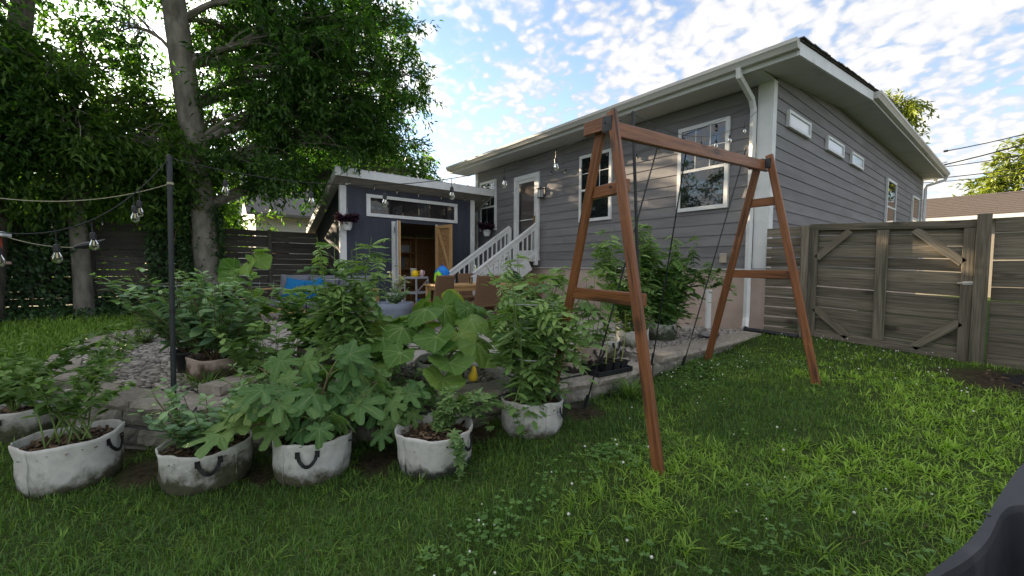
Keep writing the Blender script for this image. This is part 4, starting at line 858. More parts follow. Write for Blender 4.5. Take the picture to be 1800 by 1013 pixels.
# bramble canes at far left
canes = [curve3((random.uniform(-.12, .12), random.uniform(-.12, .12), 0), (random.uniform(-.9, .35), random.uniform(-.65, .35), random.uniform(.3, .62)), (0, 0, random.uniform(.08, .2)), 8) for _ in range(17)]
plant('bramble_plant', 'straggling berry canes arching out of the far left bag', 'plant', (-3.97, -.62, -.04), canes, T_OVAL, LEAF_RASP, 52, (.05, .095), .0055, STEM, .1, first=.3)
canes = [curve3((0, 0, 0), (random.uniform(-.7, .6), random.uniform(-.35, .75), random.uniform(.25, .6)), (0, 0, random.uniform(.1, .25)), 8) for _ in range(17)]
plant('bramble_plant', 'flowering berry canes rising behind the far left bag', 'plant', (-5.10, -1.12, -.06), canes, T_OVAL, LEAF_RASP, 56, (.055, .105), .0055, STEM, .1, first=.2)
fl = thing('berry_blossom', 'small cluster of white berry blossoms above the far left bag', 'flower', (-4.33, -.60, .30))
for i in range(7):
    mbf = MB(); c = Vector((random.uniform(-.12, .12), random.uniform(-.12, .12), random.uniform(-.1, .06)))
    for k in range(5):
        a = k*1.2566; d = Vector((math.cos(a), math.sin(a), .3)); s_ = Vector((-math.sin(a), math.cos(a), 0)); mbf.add([c, c+d*.012+s_*.008, c+d*.02, c+d*.012-s_*.008], [(0, 1, 2, 3)])
    mbf.build('petals', FLOWER, fl)
MB().tube([(-.1, -.05, -.3), (0, 0, -.05), (.02, .03, .03)], .003, 4).build('stalk', STEM, fl)
# shrub and grass tufts in the bed
plant('shrub', 'small dense green shrub on the pebbles at the left', 'shrub', (-7.35, -.50, PATIO_Z), bush(26, .42, .5), T_SMALL, LEAF_RASP, 90, (.03, .06), .004, STEMDK, .4)
plant('leafy_plant', 'low weedy plant at the edge of the pebble bed', 'plant', (-6.2, -.65, PATIO_Z), bush(10, .3, .4), T_OVAL, LEAF_RASP, 60, (.04, .08), .004)
def tuft(label, x, y, z, n, l, r_=.12):
    t = thing('grass_tuft', label, 'grass tuft', (x, y, z)); a = rng.random(n)*6.28; P = np.stack([np.cos(a)*r_*.4*rng.random(n), np.sin(a)*r_*.4*rng.random(n), np.zeros(n)], 1)
    T = (np.array([(-.025, 0, 0), (.025, 0, 0), (.022, .5, .0), (-.022, .5, 0), (0, 1, -.25)], float), np.array([(0, 1, 2), (0, 2, 3), (3, 2, 4)]))
    D = np.stack([np.cos(a), np.sin(a), rng.uniform(.4, 2, n)], 1); Nn = np.stack([-np.cos(a), -np.sin(a), np.ones(n)], 1)
    V, F, tt = scatter(T, P, D, Nn, rng.uniform(.6, 1, n)*l); tag(link('blades', np_mesh('blades', V, F, tint=tt), LEAF_RASP, t), kind='stuff')
    MB().lathe([(.03, 0), (.02, .03), (.002, .04)], 8).build('crown', STEMDK, t)
tuft('grass tuft growing from the wall edge beside the black pole', -4.45, .12, PATIO_Z, 70, .32, .2); tuft('grass tuft on the lawn below the upper wall', -2.35, 3.35, h1(-2.35, 3.35), 120, .26, .3)

# fig: each lobed leaf a part of its own
def big_leaf_plant(name, label, cat, loc, stems, meshes, mat, places, size, stemmat, rad):
    t = thing(name, label, cat, loc)
    mb = MB()
    for S in stems: mb.tube(S, [rad*(1-.5*i/(len(S)-1)) for i in range(len(S))], 6)
    mb.build('stems', stemmat, t)
    for base, tip, face, s in places:
        base, tip, face = Vector(base), Vector(tip), Vector(face)
        p = MB().tube(curve3(base, tip, (0, 0, .03), 5), [.005, .0045, .004, .0035, .003], 5).build('petiole', STEM, t)
        o = link('leaf', random.choice(meshes), None, t)
        d = (tip-base); d = Vector((d.x, d.y, -.25*abs(d.length)-.05+random.uniform(-.1, .1))).normalized(); nn = face.normalized(); s_ = d.cross(nn).normalized(); n2 = s_.cross(d)
        m_ = Matrix((s_, d, n2)).transposed().to_4x4() @ Matrix.Diagonal((s, s, s, 1)); m_.translation = tip; o.matrix_basis = m_
    return t
for m_ in FIG_MESH: m_.materials.append(LEAF_FIG)
for m_ in SQ_MESH: m_.materials.append(LEAF_SQ)
camv = lambda x, y: Vector((-x, -y, 0)).normalized()
def leaf_places(stems, n, reach, cv, size, zup=.9, low=.25):
    out = []
    for i in range(n):
        S = random.choice(stems); u_ = random.uniform(low, 1)*(len(S)-1); k = min(int(u_), len(S)-2); b = S[k].lerp(S[k+1], u_-k)
        a = random.random()*6.28; rr = reach*random.uniform(.45, 1); tip = b+Vector((math.cos(a)*rr, math.sin(a)*rr, random.uniform(-.02, .12)))
        out.append((b, tip, Vector((0, 0, zup))+cv*random.uniform(-.15, .9)+Vector((random.uniform(-.6, .6), random.uniform(-.6, .6), 0)), random.uniform(*size)))
    return out
fs = [curve3((0, 0, 0), e, (0, 0, .08), 6) for e in ((-.25, -.28, .50), (.12, -.30, .38), (.10, .12, .52), (.22, .32, .30), (.05, .52, .36), (-.2, .25, .45), (.28, .0, .15), (.26, .62, .22), (.1, -.42, .20))]
big_leaf_plant('fig_plant', 'young fig with big lobed leaves spilling over the front bags', 'plant', (-3.06, .67, -.06), fs, FIG_MESH, LEAF_FIG, leaf_places(fs, 72, .17, camv(-3, .67), (.11, .21), low=.3), 0, STEMDK, .011)
fs2 = [curve3((0, 0, 0), e, (0, 0, .06), 6) for e in ((.10, -.22, .34), (.16, .05, .38), (.10, .28, .36), (-.05, .12, .48), (.20, -.05, .18), (.18, .22, .16))]
big_leaf_plant('fig_plant', 'smaller fig with lobed leaves between the fig bag and the melon bag', 'plant', (-3.0, 1.12, -.16), fs2, FIG_MESH, LEAF_FIG, leaf_places(fs2, 34, .14, camv(-3, 1.1), (.08, .15), low=.3), 0, STEMDK, .008)
sqs = [curve3((0, 0, 0), e, (0, 0, .05), 5) for e in ((-.1, -.12, .18), (.14, -.1, .16), (.12, .18, .2), (-.1, .16, .25), (.02, 0, .3))]
sp_ = []
for i in range(44):
    a = i*2.39996+random.uniform(-.3, .3); q_ = math.sqrt((i+.5)/44); rr = .08+.62*q_; zz = .60-.54*q_**1.7+random.uniform(-.06, .06)
    S = random.choice(sqs); b = S[3]
    tip = Vector((math.cos(a)*rr*.9, math.sin(a)*rr*1.08, max(zz, .0)))
    sp_.append((b, tip, Vector((math.cos(a)*.5*q_, math.sin(a)*.5*q_, .9))+camv(-3.3, 1.8)*random.uniform(.0, .7)+Vector((random.uniform(-.4, .4), random.uniform(-.4, .4), 0)), random.uniform(.14, .22)))
sq = big_leaf_plant('squash_plant', 'large squash plant with broad green leaves in the middle of the bed', 'plant', (-3.38, 1.86, PATIO_Z+.16), sqs, SQ_MESH, LEAF_SQ, sp_, 0, STEM, .016)
YEL = mk('squash_skin', (.55, .36, .02), (.68, .46, .05), 5, (1, 1, 1), .35, .05)
fr = MB().tube([(0, 0, .13), (.004, 0, .11), (.008, 0, .085), (.006, .0, .05), (.0, 0, .02), (0, 0, .0), (0, 0, -.008)], [.012, .018, .024, .034, .042, .032, .012], 12).build('fruit', YEL, sq, smooth=True); fr.location = (.60, -.05, .02); fr.rotation_euler = (.15, .35, 0); fr['label'] = 'yellow crookneck squash'
fr2 = MB().tube([(0, 0, 0), (.0, .03, .0), (0, .09, .0), (0, .15, .01), (0, .17, .015)], [.008, .03, .036, .03, .012], 12).build('fruit', YEL, sq, smooth=True); fr2.location = (.58, -.20, -.14); fr2['label'] = 'second yellow squash lying low'
# the last pale lime leaf standing up
o = link('leaf', SQ_MESH[0].copy(), None, sq); o.data.materials.clear(); o.data.materials.append(leafmat('lime_squash_leaf', (.20, .27, .02), (.22, .30, .03), .35, .5, (.3, .36, .08), obj=True)); o.matrix_basis = Matrix.Translation((-.34, .30, .58)) @ Matrix.Rotation(R(50), 4, 'Y') @ Matrix.Diagonal((.16, .16, .16, 1)); o['label'] = 'yellow green young leaf'
# cucumber vine with big leaves in cage
cs = [curve3((0, 0, 0), (.02, .04, .95), (.05, .05, 0), 9), curve3((0, 0, 0), (-.08, .15, .6), (.05, 0, 0), 6)]
big_leaf_plant('cucumber_vine', 'cucumber vine climbing the wire cage in front of the dark fence', 'plant', (-5.32, .50, PATIO_Z+.18), cs, SQ_MESH, LEAF_SQ, leaf_places(cs, 26, .16, camv(-5.1, .75), (.10, .16), .6, .15), 0, STEM, .007)
# melon vine: lobed leaves as one mass, trailing
T_MEL = (lambda o: (np.array([(0, 0, 0)]+[(math.sin(a)*r_, math.cos(a)*r_, -.12*r_*r_) for a, r_ in o]), np.array([(0, i+1, (i+1) % len(o)+1) for i in range(len(o)-1)])))([(-2.6, .35), (-2.1, .62), (-1.75, .3), (-1.3, .55), (-1.0, .78), (-.75, .35), (-.4, .55), (0, 1.0), (.4, .55), (.75, .35), (1.0, .78), (1.3, .55), (1.75, .3), (2.1, .62), (2.6, .35)])
vines = [curve3((0, 0, 0), (.05, .35, .10), (0, .0, .15), 6), curve3((0, 0, 0), (.10, .55, .05), (.05, 0, .2), 7), curve3((0, 0, 0), (.15, .25, .12), (0, 0, .14), 6), curve3((.05, 0, .02), (.34, -.02, -.26), (.1, 0, .18), 8), curve3((0, 0, 0), (.2, .62, -.15), (.1, .1, .25), 8), curve3((0, 0, 0), (-.1, .12, .28), (0, 0, .05), 6), curve3((0, 0, 0), (.08, .14, .25), (0, 0, .05), 6), curve3((0, 0, 0), (.02, .3, .25), (0, 0, .05), 6), curve3((0, 0, 0), (.12, .4, -.05), (0, 0, .2), 6)]
plant('melon_vine', 'melon vine trailing over the rim of the front white bag', 'plant', (-2.56, 1.36, -.02), vines+[curve3((0, 0, 0), (random.uniform(-.15, .25), random.uniform(.1, .6), random.uniform(.0, .3)), (0, 0, .1), 6) for _ in range(8)], T_MEL, LEAF_MELON, 44, (.05, .09), .005, STEM, .15, first=.1)
plant('bean_plant', 'loose leafy bean plant filling the bed between pepper and squash', 'plant', (-4.05, 1.45, PATIO_Z), bush(14, .62, .48), T_OVAL, LEAF_TOM, 30, (.10, .16), .006)
plant('leafy_plant', 'low leafy plant between the fig and the squash', 'plant', (-3.35, 1.25, -.02), bush(12, .42, .42), T_OVAL, LEAF_MELON, 36, (.08, .13), .006)
plant('leafy_plant', 'mixed leafy greens filling the pebble bed right of the blueberries', 'plant', (-4.45, .62, PATIO_Z), bush(18, .62, .5), T_OVAL, LEAF_TOM, 34, (.09, .15), .006)
plant('herb_plant', 'low herbs leaning over the wall cap behind the fig', 'plant', (-3.72, .55, PATIO_Z), bush(16, .36, .4), T_SMALL, LEAF_MELON, 60, (.05, .08), .005)
# seedlings in tray
tray = thing('seedling_tray', 'black seedling tray with square pots on the wall cap', 'tray', (-2.66, 3.36, .086), 1.5)
mb = MB(); mb.box((-.24, -.12, 0), (.24, .12, .01)); o_ = mb.build('base', BLACKPL, tray)
for p0, p1 in (((-.25, -.13, .0), (.25, -.12, .05)), ((-.25, .12, .0), (.25, .13, .05)), ((-.25, -.12, .0), (-.24, .12, .05)), ((.24, -.12, .0), (.25, .12, .05))): box('rim', p0, p1, BLACKPL, tray)
for i, (x, y) in enumerate(((-.07, -.05), (.05, -.05), (.16, -.05), (.05, .06))):
    pc = thing('seedling_pot', ['square black seedling pot at the near end of the tray', 'square black seedling pot second in the tray row', 'square black seedling pot at the far end of the tray', 'square black seedling pot at the back of the tray'][i], 'pot', tuple(Vector((-2.66, 3.36, .098))+Matrix.Rotation(1.5, 3, 'Z') @ Vector((x, y, 0))), 1.5)
    mb = MB()
    for z, r_ in ((0, .038), (.10, .05)): mb.v += [(-r_, -r_, z), (r_, -r_, z), (r_, r_, z), (-r_, r_, z)]
    mb.f = [(0, 1, 5, 4), (1, 2, 6, 5), (2, 3, 7, 6), (3, 0, 4, 7), (3, 2, 1, 0)]; mb.build('wall', BLACKPL, pc); box('soil', (-.046, -.046, .08), (.046, .046, .09), SOIL, pc)
    if i < 3: plant('seedling', ['lanky pale seedling in the nearest tray pot', 'lanky pale seedling in the middle tray pot', 'lanky pale seedling in the farthest tray pot'][i], 'plant', tuple(pc.location+Vector((0, 0, .08))), [curve3((0, 0, 0), (random.uniform(-.05, .05), .05, .52), (.02, 0, 0), 6)], T_OVAL, LEAF_LIME, 34, (.06, .10), .005, mk('pale_stem', (.30, .36, .10), (.36, .42, .13)), .2, first=.55)
# wire cages
def cage(label, x, y, z, r_, h, rings, legs=4, tilt=0):
    t = thing('tomato_cage', label, 'plant cage', (x, y, z)); t.rotation_euler = (tilt, tilt*.6, .3)
    for zz, rr in rings: MB().tube([(r_*rr*math.cos(a), r_*rr*math.sin(a), zz) for a in np.linspace(0, 2*math.pi, 25)], .0028, 4, False).build('ring', WIRE, t)
    for k in range(legs):
        a = k*2*math.pi/legs; MB().tube([(.55*r_*math.cos(a), .55*r_*math.sin(a), -.12), (r_*math.cos(a), r_*math.sin(a), h)], .0025, 4).build('leg_wire', WIRE, t)
cage('wire tomato cage around the plant beside the swing leg', -2.50, 2.20, .02, .19, .86, ((.12, .62), (.40, .78), (.66, .92), (.84, 1)))
cage('wire cage around the tall staked tomato', -3.75, 1.12, PATIO_Z+.2, .2, .80, ((.2, .7), (.5, .85), (.78, 1)))
cage('empty wide wire cage above the blueberries', -5.35, .02, PATIO_Z+.2, .26, .72, ((.3, .75), (.70, 1)), 4, .03)
cage('wire cage holding the cucumber vine', -5.28, .52, PATIO_Z+.18, .27, .74, ((.34, .8), (.72, 1)), 4, -.04)
cage('wire cage in front of the blue pillows', -4.8, 1.15, PATIO_Z+.18, .23, .70, ((.42, .85), (.69, 1)), 4)
for x, y, z, h, lab in ((-3.62, .80, -.1, .62, 'green garden stake with a blue tag beside the fig'), (-4.75, 1.0, PATIO_Z, .85, 'green garden stake among the pepper leaves'), (-4.55, 1.3, PATIO_Z, .8, 'green garden stake behind the pepper plant')):
    t = thing('garden_stake', lab, 'stake', (x, y, z)); MB().tube([(0, 0, -.05), (0, 0, h)], .006, 6).build('shaft', STAKE, t); MB().tube([(0, 0, h), (0, 0, h+.012)], [.008, .004], 6).build('tip', STAKE, t)
# bamboo cane bundle of dark rods for bush
t = thing('garden_stake', 'dark cane standing inside the big tomato bush', 'stake', (-3.28, 5.0, UP_Z)); MB().tube([(0, 0, 0), (.02, 0, 1.5)], .007, 6).build('shaft', STAKE, t); MB().tube([(.02, 0, 1.5), (.02, 0, 1.52)], [.009, .004], 6).build('tip', STAKE, t)

# ------------------------------------------------------------------ patio furniture
sofa = thing('outdoor_sofa', 'wooden outdoor sofa with grey cushions in front of the fence', 'sofa', (-8.55, 2.02, PATIO_Z), math.atan2(2.78-1.31, -7.75+9.28)); SL = 2.1
# local X along the sofa, -Y local faces the camera
def sb(name, p0, p1, m_, bev=.006, par=sofa): return box(name, p0, p1, m_, par, bev)
for x in (-SL/2, SL/2-.07):
    for y in (-.36, .34): sb('leg', (x, y, 0), (x+.07, y+.06, .62), PINE)
    sb('armrest', (x-.01, -.37, .62), (x+.08, .41, .65), PINE)
sb('front_rail', (-SL/2+.07, -.36, .20), (SL/2-.07, -.325, .29), PINE); sb('back_rail', (-SL/2+.07, .36, .2), (SL/2-.07, .395, .29), PINE); sb('back_frame', (-SL/2+.07, .37, .72), (SL/2-.07, .40, .80), PINE); sb('seat_slats', (-SL/2+.07, -.32, .26), (SL/2-.07, .355, .285), PINE)
def cushion(name, c, s, m_, rx=0, rz=0, par=None):
    bm = bmesh.new(); bmesh.ops.create_cube(bm, size=1); bmesh.ops.subdivide_edges(bm, edges=bm.edges[:], cuts=7, use_grid_fill=True)
    for v in bm.verts:
        x, y, z = v.co*2; q_ = 1-.10*(abs(x)**6+abs(z)**6)/2; v.co.y *= (1-.55*max(abs(x), abs(z))**3.5); v.co.x *= 1-.06*(1-abs(z)**2); v.co.z *= 1-.06*(1-abs(x)**2)
        v.co = Vector((v.co.x*s[0], v.co.y*s[1], v.co.z*s[2]))
    me = bpy.data.meshes.new(name); bm.to_mesh(me); bm.free(); me.shade_smooth(); o = link(name, me, m_, par); o.location = c; o.rotation_euler = (rx, 0, rz); return o
for k in range(3):
    x = -SL/2+.08+(SL-.16)*(k+.5)/3; cs_ = cushion('seat_cushion', (x, -.01, .36), (.66, .70, .15), GREYFAB, par=sofa); sb('cushion_core', (x-.322, -.335, .288), (x+.322, .325, .425), GREYFAB, .03)
for k in range(3):
    x = -SL/2+.1+(SL-.2)*(k+.5)/3; cushion('back_cushion', (x, .22, .66), (.64, .26, .5), GREYFAB, R(-14), par=sofa)
def at_sofa(x, y, z): return Matrix.Translation(sofa.location) @ Matrix.Rotation(sofa.rotation_euler.z, 4, 'Z') @ Vector((x, y, z))
for x, lab in ((-.42, 'left bright blue throw pillow on the grey sofa'), (-.03, 'right bright blue throw pillow on the grey sofa')):
    pl = thing('throw_pillow', lab, 'pillow', at_sofa(x, -.06, .63), sofa.rotation_euler.z); cv_ = cushion('cover', (0, 0, 0), (.42, .26, .40), BLUEFAB, R(-18), .15 if x < -.2 else -.18, par=pl); cv_.rotation_euler.y = R(9) if x < -.2 else R(-11)
    MB().tube([(-.19, 0, .19), (0, 0, .175), (.19, 0, .19)], .006, 5).build('piping', BLUEFAB, cv_)
# planter bowl
pb = thing('planter', 'large blue grey planter bowl with feathery plant by the sofa', 'planter', (-7.35, 3.05, PATIO_Z)); MB().lathe([(.16, 0), (.24, .03), (.31, .16), (.335, .30), (.35, .42), (.325, .42), (.30, .3)], 32).build('bowl', BLUEPOT, pb, smooth=True); MB().lathe([(.31, .37), (.002, .39)], 24).build('soil', SOIL, pb)
plant('herb_plant', 'feathery green plant in the blue grey planter bowl', 'plant', (-7.35, 3.05, PATIO_Z+.38), bush(24, .34, .3), T_THIN, LEAF_BLUEB, 90, (.04, .09), .004, STEM, .6)
pp = thing('decorative_pot', 'small white pot with leaning stems behind the planter', 'pot', (-8.05, 3.35, PATIO_Z)); MB().lathe([(.12, 0), (.16, .3), (.18, .55), (.16, .55), (.14, .5)], 24).build('wall', WHITE, pp, smooth=True); MB().lathe([(.15, .5), (.002, .51)], 20).build('soil', SOIL, pp)
plant('leafy_plant', 'loose white edged plant rising beside the shed trim', 'plant', (-8.05, 3.35, PATIO_Z+.5), bush(8, .5, .25), T_OVAL, leafmat('variegated', (.25, .3, .2), (.6, .62, .5), .2), 22, (.10, .18), .006)
# utility cart
ct = thing('utility_cart', 'grey plastic utility cart in front of the shed door', 'cart', (-9.0, 4.28, PATIO_Z), .5); CG = mk('cart_plastic', (.30, .31, .33), (.36, .37, .39))
for z in (.12, .45, .80): box('shelf', (-.17, -.24, z), (.17, .24, z+.05), CG, ct, .008)
for x in (-.16, .16):
    for y in (-.23, .23): box('post', (x-.015, y-.015, .05), (x+.015, y+.015, .80), CG, ct); MB().lathe([(.02, 0), (.03, .02), (.03, .04), (.02, .05)], 10, (x, y, 0), closed=True).build('caster', BLACKPL, ct)
beam('brace', (.17, -.22, .50), (.17, .22, .78), .012, .025, CG, ct)
def cartpt(x, y, z): return Matrix.Translation(ct.location) @ Matrix.Rotation(.5, 4, 'Z') @ Vector((x, y, z))
def jug(label, p, col, r_=.05, h=.12):
    t = thing('watering_jug', label, 'jug', p); m_ = mk('jug_plastic', col, tuple(x*1.1 for x in col), rough=.4); MB().lathe([(r_, 0), (r_*1.1, h*.5), (r_*.8, h*.85), (r_*.45, h), (r_*.4, h)], 16, closed=True).build('body', m_, t, True); MB().tube([(0, r_*.7, h*.85), (0, r_*1.7, h*.8), (0, r_*1.7, h*.35), (0, r_, h*.25)], .009, 6).build('handle', m_, t)
jug('bright yellow plastic jug on top of the cart', cartpt(0, -.06, .85), (.75, .5, .01), .075, .15); jug('pink and white bottle on top of the cart', cartpt(.03, .16, .85), (.6, .4, .45), .045, .16); jug('blue bottle on the lower shelf of the cart', cartpt(.05, .05, .17), (.02, .14, .5), .07, .16)
tb = thing('white_tub', 'small white bucket standing at the back of the cart', 'bucket', cartpt(-.10, .02, .85)); MB().lathe([(.055, 0), (.075, .18), (.08, .18), (.08, .19), (.07, .19)], 18).build('wall', WHITE, tb, True); MB().lathe([(.069, .16), (.001, .161)], 16).build('content', SOIL, tb)
# dining table and wicker chairs
tbl = thing('dining_table', 'pale wooden outdoor dining table below the back stairs', 'table', (-6.95, 4.65, PATIO_Z), R(0))
for k in range(6): box('plank', (-.42+.14*k, -1.0, .72), (-.42+.14*k+.135, 1.0, .755), PINE, tbl, .003)
for x in (-.37, .37):
    for y in (-.92, .92): box('leg', (x-.04, y-.04, 0), (x+.04, y+.04, .72), PINE, tbl)
    box('apron', (x-.015, -.88, .64), (x+.015, .88, .715), PINE, tbl)
for y in (-.92, .92): box('apron', (-.33, y-.015, .641), (.33, y+.015, .714), PINE, tbl)
def chair(label, x, y, rz):
    t = thing('wicker_chair', label, 'chair', (x, y, PATIO_Z), rz, 'wicker chairs around the dining table')
    box('seat', (-.24, -.24, .38), (.24, .24, .45), WICKER, t, .015); o = box('backrest', (-.235, -.02, -.26), (.235, .02, .27), WICKER, t, .012); o.location = (0, .265, .68); o.rotation_euler = (R(-10), 0, 0)
    for zz in np.arange(-.23, .25, .035): MB().tube([(-.225, .021, zz), (.225, .021, zz)], .007, 5).build('weave_band', WICKER, o)
    for sx in (-.236, .236): MB().tube([(sx, 0, -.27), (sx*.96, 0, .28)], .016, 6).build('back_post', WICKER, o)
    for sx in (-.21, .21):
        for sy in (-.2, .2): box('leg', (sx-.02, sy-.02, 0), (sx+.02, sy+.02, .38), WICKER, t)
    for sx in (-.21, .21): box('skirt', (sx-.012, -.18, .30), (sx+.012, .18, .379), WICKER, t)
chair('wicker chair with its back turned, leftmost at the table', -6.55, 3.42, R(-70)); chair('wicker chair second from left, back to the lawn', -6.22, 4.22, R(-96)); chair('wicker chair at the far side of the table near the stairs', -7.62, 5.0, R(90)); chair('wicker chair at the table end by the house wall', -6.95, 5.95, R(5))
# goods on the table
def crumple(name, label, cat, p, s, col, seed, col2=None):
    t = thing(name, label, cat, p); bm = bmesh.new(); bmesh.ops.create_icosphere(bm, subdivisions=4, radius=1); rs = random.Random(seed)
    for v in bm.verts:
        n_ = math.sin(v.co.x*7+seed)*math.sin(v.co.z*6+seed*2)+.7*math.sin(v.co.y*9+v.co.z*11+seed)+.4*math.sin(v.co.x*19+v.co.z*17); f = 1+.09*n_
        v.co = Vector((v.co.x*s[0]*f, v.co.y*s[1]*f, (max(v.co.z, -.8)+.8)/1.8*s[2]*2*(1+.03*n_)))
    me = bpy.data.meshes.new('bag_body'); bm.to_mesh(me); bm.free(); me.shade_smooth(); link('bag_body', me, mk('crumpled_'+name, col, col2 or tuple(x*1.4 for x in col), 9, (1, 1, 1), .35, .4, 20), t)
    MB().tube([(-s[0]*.3, 0, s[2]*1.85), (-s[0]*.2, 0, s[2]*2.2), (s[0]*.2, 0, s[2]*2.2), (s[0]*.3, 0, s[2]*1.85)], .008, 5).build('handle', mk('bag_handle', col), t)
TZ = PATIO_Z+.757
crumple('shopping_bag', 'shiny blue foil bag on the dining table', 'bag', (-7.22, 3.98, TZ), (.12, .15, .17), (.005, .10, .55), 3, (.02, .28, .75)); crumple('shopping_bag', 'lime green plastic bag beside the blue bag on the table', 'bag', (-7.12, 3.84, TZ), (.08, .08, .12), (.25, .60, .01), 5, (.4, .8, .05)); crumple('striped_towel', 'black and white striped cloth heaped on the dining table', 'towel', (-6.78, 4.78, TZ), (.12, .2, .08), (.04, .04, .05), 8, (.7, .68, .62)); crumple('dark_bag', 'dark heap of gear at the house end of the table', 'bag', (-6.85, 5.45, TZ), (.14, .18, .13), (.01, .012, .012), 12, (.03, .04, .04))
gl_ = thing('drinking_glass', 'clear drinking glass on the dining table', 'glass', (-6.75, 4.35, TZ)); MB().lathe([(.03, 0), (.036, .13), (.033, .13), (.027, .008), (.001, .008)], 16).build('wall', BULBG, gl_, True); MB().lathe([(.03, 0), (.028, .004), (.001, .004)], 16).build('base', BULBG, gl_)

# ------------------------------------------------------------------ poles, string lights, hanging pots
def pole(label, x, y, z0, z1, r_=.02, lean=(0, 0)):
    t = thing('light_pole', label, 'pole', (x, y, z0)); MB().tube([(0, 0, -.1), (lean[0], lean[1], z1-z0)], r_, 10).build('tube', BLACKMETAL, t); MB().tube([(lean[0], lean[1], z1-z0), (lean[0], lean[1], z1-z0+.012)], [r_*1.1, r_*.6], 10).build('end_cap', BLACKPL, t)
    MB().tube([(lean[0]*.5, lean[1]*.5, (z1-z0)*.5), (lean[0]*.5, lean[1]*.5, (z1-z0)*.5+.03)], r_*1.25, 10).build('joint', BLACKPL, t)
pole('black metal pole holding string lights left, beside the wall', -3.80, -.09, -.30, 1.91, .0165, (-.01, .03)); pole('black metal pole behind the swing stand holding string lights', -2.48, 3.72, -.06, 2.66, .016, (.0, -.26))
def sagpts(a, b, sag, n=24): a, b = Vector(a), Vector(b); return [a.lerp(b, i/(n-1))-Vector((0, 0, sag*4*(i/(n-1))*(1-i/(n-1)))) for i in range(n)]
def bulb_mesh(sc_=1):
    s = MB().tube([(0, 0, 0), (0, 0, -.03)], .004, 6); s.lathe([(.009, -.028), (.016, -.036), (.018, -.05), (.018, -.078), (.0165, -.08)], 12, closed=True); g_ = MB().lathe([(.0135, -.079), (.0155, -.088), (.024, -.108), (.027, -.125), (.024, -.142), (.013, -.152), (.002, -.155)], 14)
    f_ = MB().tube([(0, 0, -.085), (0, 0, -.12)], .006, 6); return s.mesh('socket'), g_.mesh('bulb', True), f_.mesh('filament')
SOCK, GLB, FILM = bulb_mesh(); SOCK.materials.append(BLACKPL); GLB.materials.append(BULBG); FILM.materials.append(FIL)
def string_lights(label, a, b, sag, ts, drop=.05, scale=1.0, r_=.0034, mat=BLACKPL):
    pts = sagpts(a, b, sag, 28); t = thing('string_lights', label, 'string lights', a); A_ = Vector(a)
    MB().tube([p-A_ for p in pts], r_, 5).build('cable', mat, t)
    for u_ in ts:
        k = min(int(u_*27), 26); p = pts[k].lerp(pts[k+1], u_*27-k)-A_
        bl = link('bulb', GLB, None, t); bl.location = p-Vector((0, 0, drop)); bl.scale = (scale*.88,)*3; bl.rotation_euler = (random.uniform(-.06, .06), random.uniform(-.06, .06), 0)
        so_ = link('socket', SOCK, None, bl); fi = link('filament', FILM, None, bl)
        if drop > .02: MB().tube([(0, 0, drop/scale), (0, 0, -.005)], .003, 5).build('lead', BLACKPL, bl)
P1, P2 = (-3.81, -.06, 1.90), (-2.48, 3.46, 2.65)
string_lights('string of bulbs between the two black poles above the garden', P1, P2, .40, (.09, .24, .385, .53, .655, .785, .965), .045)
string_lights('string of bulbs from the rear pole over the swing stand to the house corner', P2, (-2.80, 7.12, 3.62), .30, (.12, .30, .44, .57, .70, .86), .04)
string_lights('string of bulbs hanging down leftwards from the left pole', P1, (-3.30, -1.0, 1.42), .30, (.17, .20, .40, .55, .76, .95), .05)
string_lights('small string lights from the left tree to the big trunk', (-11.2, .12, 3.05), (-11.2, -3.2, 2.55), .85, (.05, .16, .4, .6, .8), .02)
string_lights('small string lights between the big trunk and the shed corner', (-11.2, .45, 3.0), (-9.9, 2.85, 3.08), .16, (.2, .45, .65, .85), .02)
string_lights('small lights looped under the shed eave', (FX-.02, SY0-.05, zF-.02), (FX-.02, SY1+.3, zF-.02), .10, (.04, .18, .32, .46, .62, .80, .95), .02)
string_lights('string lights running along the house wall above the windows', (-7.85, HY-.06, 3.62), (-2.95, HY-.07, 3.72), .22, (.08, .18, .28, .38, .48, .58, .68, .78, .9), .02)
rp = thing('clothesline', 'pale rope sagging leftwards from the left pole', 'rope', (-3.8, -.06, 1.72)); MB().tube([p-Vector((-3.8, -.06, 1.72)) for p in sagpts((-3.8, -.06, 1.72), (-3.97, -1.15, 1.60), .11)], .0025, 5).build('line', ROPE, rp); MB().tube([(0, 0, -.008), (0, 0, .008)], .0195, 8).build('knot', ROPE, rp)
rp = thing('clothesline', 'pale rope end with a dark clip hanging at far left', 'rope', (-3.97, -1.1, 1.47)); e_ = Vector((-3.95, -.567, 1.26)); MB().tube([p-Vector((-3.97, -1.1, 1.47)) for p in sagpts((-3.97, -1.1, 1.47), e_, .06)], .0025, 5).build('line', ROPE, rp)
o = MB().tube([(0, 0, 0), (.0, .05, .012), (0, .11, .03), (0, .15, .055)], [.008, .022, .02, .006], 8).build('clip', BLACKPL, rp); o.location = e_-Vector((-3.97, -1.1, 1.47))
bf = thing('bird_feeder', 'red and white bird feeder hanging at the left edge', 'bird feeder', (-3.6, -.855, 1.20)); REDP = mk('red_plastic', (.35, .05, .03), (.42, .07, .04))
box('roof', (-.08, -.08, .10), (.08, .08, .125), WHITE, bf); box('body', (-.05, -.05, -.04), (.05, .05, .10), REDP, bf); box('tray', (-.075, -.075, -.055), (.075, .075, -.04), mk('pink_tray', (.5, .3, .25), (.55, .33, .28)), bf); MB().tube([(0, 0, .12), (0, 0, .32)], .003, 4).build('hanger', WIRE, bf)
